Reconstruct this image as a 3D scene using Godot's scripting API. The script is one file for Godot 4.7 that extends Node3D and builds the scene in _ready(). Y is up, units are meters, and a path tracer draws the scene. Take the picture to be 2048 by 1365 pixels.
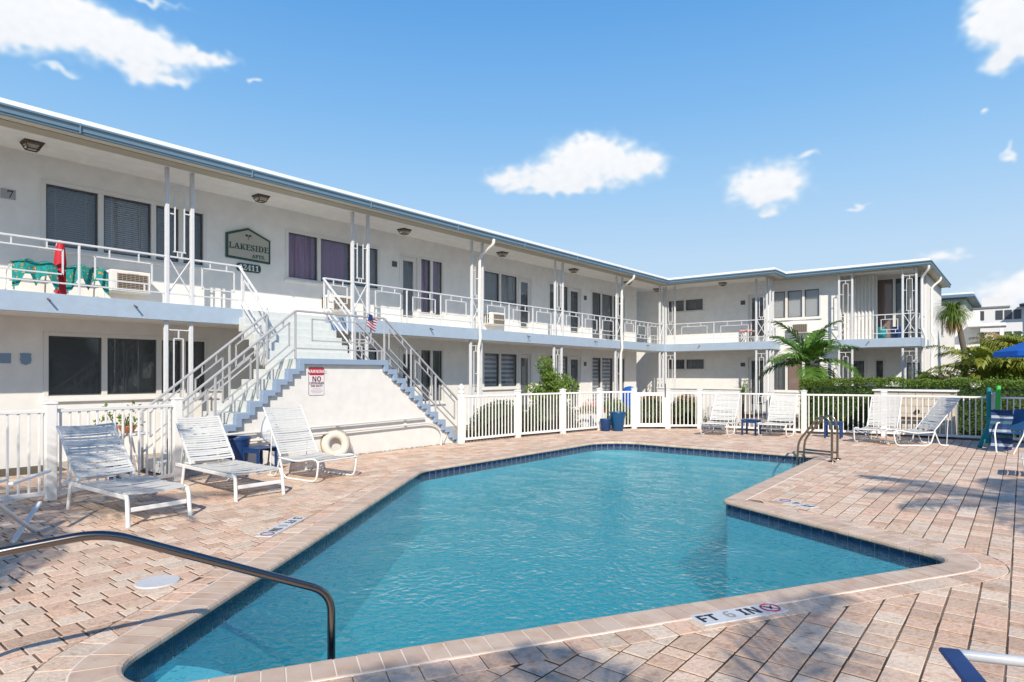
extends Node3D
# A motel-style apartment court round a swimming pool. Units are metres, x runs across the pool towards the viewer's right, -z runs along the long wing.

const SUN_RAY := Vector3(-1.0, -1.06, -1.1)

class MB:
	var v := PackedVector3Array()
	var n := PackedVector3Array()
	var c := PackedColorArray()
	var ix := PackedInt32Array()
	var col := Color(1, 1, 1)
	func vert(p: Vector3, nn: Vector3) -> int:
		v.append(p); n.append(nn); c.append(col)
		return v.size() - 1
	func tri(a: Vector3, b: Vector3, d: Vector3) -> void:
		var nn := (b - a).cross(d - a).normalized()
		var i := v.size()
		vert(a, nn); vert(b, nn); vert(d, nn)
		ix.append(i); ix.append(i + 2); ix.append(i + 1)
	func quad(a: Vector3, b: Vector3, d: Vector3, e: Vector3) -> void:
		var nn := (d - a).cross(e - b).normalized()
		var i := v.size()
		vert(a, nn); vert(b, nn); vert(d, nn); vert(e, nn)
		for k in [0, 2, 1, 0, 3, 2]: ix.append(i + k)
	func quadn(a: Vector3, b: Vector3, d: Vector3, e: Vector3, na: Vector3, nb: Vector3, nd: Vector3, ne: Vector3) -> void:
		var i := v.size()
		vert(a, na); vert(b, nb); vert(d, nd); vert(e, ne)
		for k in [0, 2, 1, 0, 3, 2]: ix.append(i + k)
	func box(o: Vector3, s: Vector3, bs := Basis(), bev := 0.0) -> void:
		var h := s * 0.5
		var b := minf(bev, minf(h.x, minf(h.y, h.z)) * 0.9)
		for ax in 3:
			var u := (ax + 1) % 3
			var w := (ax + 2) % 3
			for sg in [-1.0, 1.0]:
				var q: Array[Vector3] = []
				for k in [[-1, -1], [1, -1], [1, 1], [-1, 1]]:
					var p := Vector3()
					p[ax] = sg * h[ax]; p[u] = k[0] * (h[u] - b); p[w] = k[1] * (h[w] - b)
					q.append(o + bs * p)
				if sg > 0: quad(q[0], q[1], q[2], q[3])
				else: quad(q[3], q[2], q[1], q[0])
		if b <= 0.0: return
		for ax in 3:
			var u := (ax + 1) % 3
			var w := (ax + 2) % 3
			for su in [-1.0, 1.0]:
				for sw in [-1.0, 1.0]:
					var p1 := Vector3(); var p2 := Vector3(); var p3 := Vector3(); var p4 := Vector3()
					p1[ax] = -(h[ax] - b); p1[u] = su * h[u]; p1[w] = sw * (h[w] - b)
					p2[ax] = h[ax] - b; p2[u] = su * h[u]; p2[w] = sw * (h[w] - b)
					p3[ax] = h[ax] - b; p3[u] = su * (h[u] - b); p3[w] = sw * h[w]
					p4[ax] = -(h[ax] - b); p4[u] = su * (h[u] - b); p4[w] = sw * h[w]
					if _out(bs, p1, p2, p3): quad(o + bs * p1, o + bs * p2, o + bs * p3, o + bs * p4)
					else: quad(o + bs * p4, o + bs * p3, o + bs * p2, o + bs * p1)
		for sx in [-1.0, 1.0]:
			for sy in [-1.0, 1.0]:
				for sz in [-1.0, 1.0]:
					var a := Vector3(sx * h.x, sy * (h.y - b), sz * (h.z - b))
					var d := Vector3(sx * (h.x - b), sy * h.y, sz * (h.z - b))
					var e := Vector3(sx * (h.x - b), sy * (h.y - b), sz * h.z)
					if _out(bs, a, d, e): tri(o + bs * a, o + bs * d, o + bs * e)
					else: tri(o + bs * a, o + bs * e, o + bs * d)
	func _out(_bs: Basis, a: Vector3, b: Vector3, d: Vector3) -> bool:
		return (b - a).cross(d - a).dot(a + b + d) > 0.0
	func bar(a: Vector3, b: Vector3, w: float, h := -1.0, bev := 0.0, up := Vector3.UP) -> void:
		if h < 0.0: h = w
		var f := (b - a)
		var l := f.length()
		if l < 1e-5: return
		f /= l
		if absf(f.dot(up)) > 0.98: up = Vector3.RIGHT if absf(f.x) < 0.9 else Vector3.BACK
		var s := f.cross(up).normalized()
		var t := s.cross(f).normalized()
		box((a + b) * 0.5, Vector3(w, h, l), Basis(s, t, -f), bev)
	func tube(pts: Array, r: float, sides := 8, caps := true, r_end := -1.0, closed := false) -> void:
		var m := pts.size()
		if r_end < 0.0: r_end = r
		var tang: Array[Vector3] = []
		for i in m:
			var p0: Vector3 = pts[(i - 1 + m) % m] if (i > 0 or closed) else pts[0]
			var p1: Vector3 = pts[(i + 1) % m] if (i < m - 1 or closed) else pts[m - 1]
			tang.append((p1 - p0).normalized())
		var nrm := Vector3.UP
		if absf(tang[0].dot(nrm)) > 0.9: nrm = Vector3.RIGHT
		nrm = (nrm - tang[0] * nrm.dot(tang[0])).normalized()
		var base := v.size()
		for i in m:
			nrm = (nrm - tang[i] * nrm.dot(tang[i])).normalized()
			var bi := tang[i].cross(nrm)
			var rr := lerpf(r, r_end, float(i) / maxf(1.0, m - 1.0))
			for k in sides:
				var a := TAU * k / sides
				var d := nrm * cos(a) + bi * sin(a)
				vert(pts[i] + d * rr, d)
		var rows := m if closed else m - 1
		for i in rows:
			for k in sides:
				var a := base + i * sides + k
				var b := base + i * sides + (k + 1) % sides
				var d := base + ((i + 1) % m) * sides + (k + 1) % sides
				var e := base + ((i + 1) % m) * sides + k
				for q in [a, d, b, a, e, d]: ix.append(q)
		if caps and not closed:
			for en in 2:
				var i := 0 if en == 0 else m - 1
				var nn := -tang[0] if en == 0 else tang[m - 1]
				var ci := vert(pts[i], nn)
				for k in sides:
					var p := v[base + i * sides + k]
					var q := v[base + i * sides + (k + 1) % sides]
					var pi_ := vert(p, nn); var qi := vert(q, nn)
					if en == 0: ix.append(ci); ix.append(pi_); ix.append(qi)
					else: ix.append(ci); ix.append(qi); ix.append(pi_)
	func prism(poly: PackedVector2Array, y0: float, y1: float, bev := 0.0, bottom := false) -> void:
		# a polygon in the ground plane (x, z) raised from y0 to y1
		var p := poly
		p = p.duplicate()
		var area := 0.0
		for i in p.size():
			var a := p[i]; var b := p[(i + 1) % p.size()]
			area += a.x * b.y - b.x * a.y
		if area > 0.0: p.reverse()
		var cen := Vector2()
		for q in p: cen += q
		cen /= p.size()
		var top := PackedVector2Array()
		for q in p:
			var d := cen - q
			top.append(q + d.normalized() * minf(bev * 1.4, d.length() * 0.5))
		var ids := Geometry2D.triangulate_polygon(top)
		var i0 := v.size()
		for q in top: vert(Vector3(q.x, y1, q.y), Vector3.UP)
		for k in range(0, ids.size(), 3):
			var a := top[ids[k]]; var b := top[ids[k + 1]]; var d := top[ids[k + 2]]
			var up := (b - a).cross(d - a) < 0.0
			ix.append(i0 + ids[k])
			if up: ix.append(i0 + ids[k + 2]); ix.append(i0 + ids[k + 1])
			else: ix.append(i0 + ids[k + 1]); ix.append(i0 + ids[k + 2])
		var m := p.size()
		for i in m:
			var a := p[i]; var b := p[(i + 1) % m]; var ta := top[i]; var tb := top[(i + 1) % m]
			if bev > 0.0:
				quad(Vector3(a.x, y1 - bev, a.y), Vector3(b.x, y1 - bev, b.y), Vector3(tb.x, y1, tb.y), Vector3(ta.x, y1, ta.y))
			quad(Vector3(a.x, y0, a.y), Vector3(b.x, y0, b.y), Vector3(b.x, y1 - bev, b.y), Vector3(a.x, y1 - bev, a.y))
		if bottom:
			var j0 := v.size()
			for q in p: vert(Vector3(q.x, y0, q.y), Vector3.DOWN)
			for k in range(0, ids.size(), 3):
				var a := p[ids[k]]; var b := p[ids[k + 1]]; var d := p[ids[k + 2]]
				var up := (b - a).cross(d - a) < 0.0
				ix.append(j0 + ids[k])
				if up: ix.append(j0 + ids[k + 1]); ix.append(j0 + ids[k + 2])
				else: ix.append(j0 + ids[k + 2]); ix.append(j0 + ids[k + 1])
	func sheet(poly: PackedVector2Array, y: float) -> void:
		var ids := Geometry2D.triangulate_polygon(poly)
		var i0 := v.size()
		for q in poly: vert(Vector3(q.x, y, q.y), Vector3.UP)
		for k in range(0, ids.size(), 3):
			var a := poly[ids[k]]; var b := poly[ids[k + 1]]; var d := poly[ids[k + 2]]
			ix.append(i0 + ids[k])
			if (b - a).cross(d - a) < 0.0: ix.append(i0 + ids[k + 2]); ix.append(i0 + ids[k + 1])
			else: ix.append(i0 + ids[k + 1]); ix.append(i0 + ids[k + 2])
	func lathe(prof: Array, seg: int, o := Vector3(), bs := Basis()) -> void:
		# prof: Vector2(radius, height) from the bottom up, the outside to the right
		var base := v.size()
		var m := prof.size()
		for i in m:
			var pa: Vector2 = prof[maxi(i - 1, 0)]
			var pb: Vector2 = prof[mini(i + 1, m - 1)]
			var t := (pb - pa).normalized()
			for k in seg + 1:
				var a := TAU * k / seg
				var d := Vector3(cos(a), 0, sin(a))
				vert(o + bs * (d * prof[i].x + Vector3.UP * prof[i].y), bs * (d * t.y - Vector3.UP * t.x).normalized())
		for i in m - 1:
			for k in seg:
				var a := base + i * (seg + 1) + k
				var b := a + 1
				var d := b + seg + 1
				var e := a + seg + 1
				for q in [a, b, d, a, d, e]: ix.append(q)
	func leaf(p: Vector3, dir: Vector3, side: Vector3, l: float, w: float) -> void:
		var up := side.cross(dir).normalized()
		var m := p + dir * l * 0.5
		var tip := p + dir * l - up * l * 0.12
		tri(p, m + side * w * 0.5 + up * w * 0.12, tip)
		tri(p, tip, m - side * w * 0.5 + up * w * 0.12)
	func mesh() -> ArrayMesh:
		var a := []
		a.resize(Mesh.ARRAY_MAX)
		a[Mesh.ARRAY_VERTEX] = v
		a[Mesh.ARRAY_NORMAL] = n
		a[Mesh.ARRAY_COLOR] = c
		a[Mesh.ARRAY_INDEX] = ix
		var m := ArrayMesh.new()
		m.add_surface_from_arrays(Mesh.PRIMITIVE_TRIANGLES, a)
		return m

var M := {}
var taken := {}
var rng := RandomNumberGenerator.new()
var box_cache := {}

func numbered(called: String) -> String:
	var k: int = taken.get(called, 0)
	taken[called] = k + 1
	return called if k == 0 else "%s_%03d" % [called, k]

func thing(called: String, label: String, category: String, at := Vector3.ZERO, turn := 0.0, group := "") -> Node3D:
	var o := Node3D.new()
	o.name = numbered(called)
	add_child(o)
	o.position = at
	o.rotation.y = turn
	o.set_meta("label", label); o.set_meta("category", category)
	if group: o.set_meta("group", group)
	return o

func sub(parent: Node3D, called: String, at := Vector3.ZERO) -> Node3D:
	var o := Node3D.new()
	o.name = called
	o.position = at
	parent.add_child(o, true)
	return o

func part(parent: Node3D, called: String, mesh_: Mesh, m: Material, xf := Transform3D()) -> MeshInstance3D:
	var o := MeshInstance3D.new()
	o.name = called
	o.mesh = mesh_
	o.material_override = m
	o.transform = xf
	parent.add_child(o, true)
	return o

func struct_(called: String, mesh_: Mesh, m: Material, label: String) -> MeshInstance3D:
	var o := part(self, called, mesh_, m)
	o.set_meta("kind", "structure"); o.set_meta("label", label); o.set_meta("category", called.replace("_", " "))
	return o

func copy(o: Node3D, at: Vector3, turn: float, label: String, group := "") -> Node3D:
	var base := String(o.name)
	var r := RegEx.create_from_string("_\\d{3}$")
	base = r.sub(base, "")
	var d: Node3D = o.duplicate()
	d.name = numbered(base)
	add_child(d)
	d.position = at; d.rotation.y = turn
	d.set_meta("label", label)
	if group: d.set_meta("group", group)
	return d

func boxm(s: Vector3, bev := 0.0) -> ArrayMesh:
	var key := "%.4f,%.4f,%.4f,%.4f" % [s.x, s.y, s.z, bev]
	if not box_cache.has(key):
		var b := MB.new()
		b.box(Vector3.ZERO, s, Basis(), bev)
		box_cache[key] = b.mesh()
	return box_cache[key]

func at3(p: Vector3, turn := 0.0) -> Transform3D:
	return Transform3D(Basis(Vector3.UP, turn), p)

func smooth_path(pts: Array, r: float, k := 5) -> Array:
	# rounds the bends of a polyline
	var out := [pts[0]]
	for i in range(1, pts.size() - 1):
		var p: Vector3 = pts[i]
		var a: Vector3 = pts[i - 1] - p
		var b: Vector3 = pts[i + 1] - p
		var ra := minf(r, a.length() * 0.49)
		var rb := minf(r, b.length() * 0.49)
		var pa := p + a.normalized() * ra
		var pb := p + b.normalized() * rb
		for j in k + 1:
			var t := float(j) / k
			out.append(pa.lerp(p, t).lerp(p.lerp(pb, t), t))
	out.append(pts[pts.size() - 1])
	return out

# ---------------------------------------------------------------- materials
func noise_tex(freq: float, seed_: int, dark: float, size := 512, octaves := 4, ramp: Gradient = null) -> NoiseTexture2D:
	var f := FastNoiseLite.new()
	f.seed = seed_; f.frequency = freq; f.fractal_octaves = octaves
	f.noise_type = FastNoiseLite.TYPE_SIMPLEX_SMOOTH
	var t := NoiseTexture2D.new()
	t.width = size; t.height = size; t.seamless = true; t.noise = f
	if ramp == null:
		ramp = Gradient.new()
		ramp.set_color(0, Color(dark, dark, dark)); ramp.set_color(1, Color(1, 1, 1))
	t.color_ramp = ramp
	return t

func lin(r: float, g: float, b: float, a := 1.0) -> Color:
	var c := Color(r, g, b).linear_to_srgb()
	c.a = a
	return c

func mat(called: String, c: Color, rough := 0.7, metal := 0.0) -> StandardMaterial3D:
	var m := StandardMaterial3D.new()
	m.resource_name = called
	m.albedo_color = c
	m.roughness = rough
	m.metallic = metal
	M[called] = m
	return m

func tri_tex(m: StandardMaterial3D, tex: Texture2D, scale: float, bump: Texture2D = null, bump_cm := 0.0) -> void:
	m.uv1_triplanar = true
	m.uv1_world_triplanar = true
	m.uv1_triplanar_sharpness = 4.0
	m.uv1_scale = Vector3.ONE * scale
	if tex: m.albedo_texture = tex
	if bump:
		m.heightmap_enabled = true
		m.heightmap_texture = bump
		m.heightmap_scale = bump_cm

func make_materials() -> void:
	var dirt := noise_tex(0.012, 3, 0.95, 512, 5)
	var grain := noise_tex(0.06, 5, 0.0, 512, 4)
	var m := mat("stucco", lin(0.84, 0.83, 0.80), 0.85)
	tri_tex(m, dirt, 0.35, grain, 0.1)
	m = mat("stair_white", lin(0.80, 0.785, 0.75), 0.8)
	tri_tex(m, dirt, 0.5, grain, 0.08)
	m = mat("step_paint", lin(0.64, 0.68, 0.67), 0.6)
	tri_tex(m, dirt, 0.8, grain, 0.15)
	m = mat("slab_blue", lin(0.40, 0.50, 0.62), 0.6)
	tri_tex(m, dirt, 0.5, grain, 0.2)
	mat("trim_blue", lin(0.27, 0.36, 0.49), 0.6)
	mat("gutter_blue", lin(0.13, 0.22, 0.30), 0.45)
	m = mat("roof_white", lin(0.82, 0.83, 0.84), 0.6)
	m = mat("soffit", lin(0.62, 0.57, 0.46), 0.8)
	m = mat("beam_tan", lin(0.42, 0.39, 0.31), 0.8)
	m = mat("ceiling_white", lin(0.84, 0.82, 0.78), 0.85)
	tri_tex(m, dirt, 0.35)
	m = mat("iron_white", lin(0.70, 0.72, 0.75), 0.45)
	tri_tex(m, dirt, 1.3)
	m = mat("iron_grey", lin(0.44, 0.45, 0.47), 0.45)
	tri_tex(m, dirt, 1.3)
	mat("vinyl_white", lin(0.83, 0.82, 0.80), 0.38)
	m = mat("frame_white", lin(0.72, 0.71, 0.68), 0.4)
	m = mat("door_white", lin(0.72, 0.71, 0.68), 0.5)
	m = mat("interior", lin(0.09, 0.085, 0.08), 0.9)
	m = mat("glass", Color(0.7, 0.75, 0.78, 0.06), 0.03)
	m.metallic = 0.11
	m.transparency = BaseMaterial3D.TRANSPARENCY_ALPHA
	mat("blind_dark", lin(0.16, 0.17, 0.21), 0.6)
	mat("blind_grey", lin(0.34, 0.36, 0.40), 0.6)
	m = mat("curtain_purple", lin(0.2, 0.065, 0.22), 0.9)
	mat("curtain_grey", lin(0.16, 0.16, 0.17), 0.9)
	mat("curtain_dark", lin(0.05, 0.05, 0.055), 0.9)
	mat("shade_pale", lin(0.42, 0.45, 0.5), 0.8)
	mat("shade_navy", lin(0.05, 0.07, 0.11), 0.8)
	mat("shade_film", lin(0.36, 0.37, 0.38), 0.5)
	mat("brick_brown", lin(0.22, 0.10, 0.06), 0.9)
	mat("downspout", lin(0.78, 0.77, 0.73), 0.45)
	m = mat("bronze", lin(0.09, 0.06, 0.035), 0.5)
	m = mat("lamp_glass", lin(0.5, 0.47, 0.4), 0.3)
	m = mat("steel", lin(0.24, 0.215, 0.20), 0.2, 1.0)
	m = mat("steel_brown", lin(0.36, 0.29, 0.22), 0.22, 1.0)
	mat("black", lin(0.015, 0.015, 0.017), 0.6)
	mat("dark_metal", lin(0.08, 0.08, 0.085), 0.5)
	mat("sign_green", lin(0.02, 0.07, 0.045), 0.5)
	m = mat("sign_face", lin(0.42, 0.41, 0.35), 0.7)
	mat("sign_red", lin(0.42, 0.02, 0.045), 0.4)
	mat("sign_white", lin(0.75, 0.72, 0.73), 0.4)
	mat("sign_ink", lin(0.12, 0.02, 0.04), 0.5)
	mat("sign_grey", lin(0.45, 0.38, 0.42), 0.5)
	mat("ink_black", lin(0.012, 0.014, 0.022), 0.5)
	mat("ink_red", lin(0.35, 0.03, 0.07), 0.5)
	mat("ink_faded", lin(0.30, 0.31, 0.31), 0.6)
	m = mat("marker_tile", lin(0.62, 0.64, 0.66), 0.35)
	tri_tex(m, dirt, 2.0)
	m = mat("strap_white", lin(0.66, 0.66, 0.63), 0.5)
	tri_tex(m, dirt, 1.5)
	mat("frame_alu", lin(0.76, 0.77, 0.76), 0.35)
	m = mat("resin_blue", lin(0.008, 0.045, 0.16), 0.45)
	mat("pot_blue", lin(0.006, 0.075, 0.2), 0.3)
	mat("canvas_blue", lin(0.01, 0.13, 0.55), 0.8)
	M.canvas_blue.backlight_enabled = true
	M.canvas_blue.backlight = lin(0.02, 0.2, 0.6)
	mat("sling_blue", lin(0.015, 0.09, 0.23), 0.8)
	mat("arm_blue", lin(0.012, 0.055, 0.22), 0.4)
	m = mat("ring_white", lin(0.68, 0.64, 0.55), 0.6)
	tri_tex(m, dirt, 3.0, grain, 0.1)
	mat("rope_brown", lin(0.3, 0.22, 0.13), 0.9)
	m = mat("net_white", lin(0.6, 0.66, 0.72, 0.55), 0.8)
	m.transparency = BaseMaterial3D.TRANSPARENCY_ALPHA
	mat("net_rim", lin(0.2, 0.3, 0.42), 0.4)
	mat("pipe_white", lin(0.7, 0.69, 0.66), 0.45)
	mat("ac_white", lin(0.78, 0.76, 0.72), 0.5)
	mat("ac_grille", lin(0.33, 0.28, 0.22), 0.6)
	mat("ac_dark", lin(0.06, 0.05, 0.045), 0.8)
	mat("terracotta", lin(0.42, 0.16, 0.07), 0.8)
	mat("red_cloth", lin(0.5, 0.012, 0.03), 0.7)
	mat("teal_foam", lin(0.01, 0.22, 0.24), 0.8)
	mat("green_foam", lin(0.06, 0.5, 0.08), 0.8)
	mat("pink", lin(0.7, 0.33, 0.33), 0.7)
	mat("red_flower", lin(0.45, 0.03, 0.05), 0.7)
	mat("beige_wall", lin(0.62, 0.55, 0.45), 0.85)
	tri_tex(M.beige_wall, dirt, 0.6, grain, 0.3)
	mat("far_white", lin(0.72, 0.72, 0.73), 0.8)
	mat("far_roof", lin(0.2, 0.21, 0.22), 0.8)
	mat("far_window", lin(0.06, 0.07, 0.08), 0.3)
	# water, pool shell and tiles
	m = mat("plaster", lin(0.07, 0.47, 0.62), 0.8)
	tri_tex(m, dirt, 0.8)
	m = mat("pool_tile", lin(0.014, 0.05, 0.17), 0.15)
	tri_tex(m, noise_tex(0.02, 9, 0.55, 256, 3), 2.5)
	m = mat("grout", lin(0.36, 0.42, 0.5), 0.8)
	m = mat("water", Color(0.6, 0.9, 1.0, 0.0), 0.02)
	m.metallic_specular = 0.40
	m.transparency = BaseMaterial3D.TRANSPARENCY_ALPHA
	tri_tex(m, null, 1.1, noise_tex(0.018, 12, 0.0, 512, 4), 1.35)
	# stone
	var g := Gradient.new()
	g.offsets = PackedFloat32Array([0.0, 0.3, 0.5, 0.68, 1.0])
	g.colors = PackedColorArray([lin(0.60, 0.49, 0.40), lin(0.84, 0.73, 0.63), lin(0.97, 0.91, 0.84), lin(0.86, 0.76, 0.68), lin(1, 0.99, 0.96)])
	var mott := noise_tex(0.011, 21, 0.0, 1024, 5, g)
	m = mat("paver", Color.WHITE, 0.9)
	m.vertex_color_use_as_albedo = true
	tri_tex(m, mott, 0.8, grain, 0.35)
	g = Gradient.new()
	g.offsets = PackedFloat32Array([0.0, 0.35, 0.6, 1.0])
	g.colors = PackedColorArray([lin(0.86, 0.74, 0.62), lin(0.96, 0.9, 0.84), lin(1, 0.97, 0.93), lin(1, 1, 1)])
	m = mat("coping", Color.WHITE, 0.75)
	m.vertex_color_use_as_albedo = true
	tri_tex(m, noise_tex(0.01, 33, 0.0, 512, 5, g), 0.8, grain, 0.12)
	m = mat("coping_grout", lin(0.80, 0.73, 0.66), 0.9)
	g = Gradient.new()
	g.offsets = PackedFloat32Array([0.0, 0.42, 0.6, 1.0])
	g.colors = PackedColorArray([lin(0.035, 0.025, 0.018), lin(0.07, 0.05, 0.036), lin(0.16, 0.115, 0.085), lin(0.24, 0.18, 0.14)])
	m = mat("joint_sand", Color.WHITE, 1.0)
	tri_tex(m, noise_tex(0.008, 8, 0.0, 512, 4, g), 0.16)
	m = mat("concrete", lin(0.56, 0.50, 0.43), 0.9)
	tri_tex(m, noise_tex(0.02, 14, 0.7), 0.6, grain, 0.3)
	m = mat("soil", lin(0.24, 0.19, 0.14), 1.0)
	tri_tex(m, noise_tex(0.05, 15, 0.35), 1.1, grain, 2.0)
	# leaves: one colour each, varied from leaf to leaf by vertex colours
	for a in [["leaf_hedge", 0.15, 0.24, 0.03], ["leaf_dark", 0.045, 0.085, 0.025], ["leaf_bright", 0.16, 0.26, 0.035], ["leaf_palm", 0.10, 0.21, 0.028], ["leaf_gold", 0.26, 0.29, 0.04], ["leaf_dry", 0.38, 0.25, 0.10], ["leaf_croton", 0.12, 0.11, 0.03]]:
		m = mat(a[0], Color.WHITE, 0.55)
		m.albedo_color = lin(a[1], a[2], a[3])
		m.vertex_color_use_as_albedo = true
		m.backlight_enabled = true
		m.backlight = lin(0.3, 0.42, 0.08)
	m = mat("bark", lin(0.30, 0.25, 0.20), 0.95)
	tri_tex(m, noise_tex(0.04, 16, 0.4), 2.0, grain, 1.0)
	m = mat("towel_tropic", Color.WHITE, 0.95)
	g = Gradient.new()
	g.interpolation_mode = Gradient.GRADIENT_INTERPOLATE_CONSTANT
	g.offsets = PackedFloat32Array([0.0, 0.16, 0.24, 0.3, 0.62, 0.86])
	g.colors = PackedColorArray([lin(0.5, 0.1, 0.03), lin(0.6, 0.4, 0.12), lin(0.03, 0.12, 0.08), lin(0.01, 0.22, 0.2), lin(0.015, 0.30, 0.30), lin(0.03, 0.14, 0.05)])
	tri_tex(m, noise_tex(0.03, 41, 0.0, 512, 2, g), 0.75)
	m = mat("towel_stripe", Color.WHITE, 0.95)
	m.vertex_color_use_as_albedo = true

# ---------------------------------------------------------------- camera, sky, sun
const F_PX := 1265.0
const TURN := deg_to_rad(38.96)
const EXPOSURE := 1.05

func set_view() -> void:
	var cam := Camera3D.new()
	cam.name = "camera"
	add_child(cam)
	cam.position = Vector3(0, 1.68, 0)
	cam.rotation.y = TURN
	cam.projection = Camera3D.PROJECTION_FRUSTUM
	cam.near = 0.05
	cam.far = 900.0
	cam.size = cam.near * 1365.0 / F_PX
	cam.frustum_offset = Vector2(0, cam.near * 66.5 / F_PX)
	cam.current = true
	var sun := DirectionalLight3D.new()
	sun.name = "sun"
	add_child(sun)
	sun.look_at_from_position(Vector3.ZERO, SUN_RAY, Vector3.UP)
	sun.light_energy = 1.6
	sun.light_color = Color(1.0, 0.955, 0.89)
	sun.light_angular_distance = 0.5
	sun.shadow_enabled = true
	var e := Environment.new()
	e.background_mode = Environment.BG_SKY
	e.tonemap_mode = Environment.TONE_MAPPER_LINEAR
	e.tonemap_exposure = EXPOSURE
	e.sdfgi_enabled = true; e.ssao_enabled = true; e.ssil_enabled = true
	e.volumetric_fog_enabled = true
	e.volumetric_fog_density = 0.0
	var sky := Sky.new()
	var pm := PanoramaSkyMaterial.new()
	pm.panorama = ImageTexture.create_from_image(sky_picture())
	sky.sky_material = pm
	e.sky = sky
	var we := WorldEnvironment.new()
	we.name = "world_environment"
	we.environment = e
	add_child(we)

func sky_tone(el: float) -> Color:
	# clear air: pale near the horizon, deeper blue towards the zenith
	var g := [[-1.0, 208, 224, 236], [0.0, 208, 225, 238], [5.0, 201, 222, 240], [10.0, 186, 215, 242], [16.0, 158, 201, 240], [22.0, 130, 184, 235], [30.0, 100, 163, 226], [45.0, 62, 122, 194], [90.0, 36, 84, 152]]
	for i in range(1, g.size()):
		if el <= g[i][0]:
			var t: float = clampf((el - g[i - 1][0]) / (g[i][0] - g[i - 1][0]), 0, 1)
			return Color(lerpf(g[i - 1][1], g[i][1], t) / 255.0, lerpf(g[i - 1][2], g[i][2], t) / 255.0, lerpf(g[i - 1][3], g[i][3], t) / 255.0)
	return Color(36 / 255.0, 84 / 255.0, 152 / 255.0)

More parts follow.
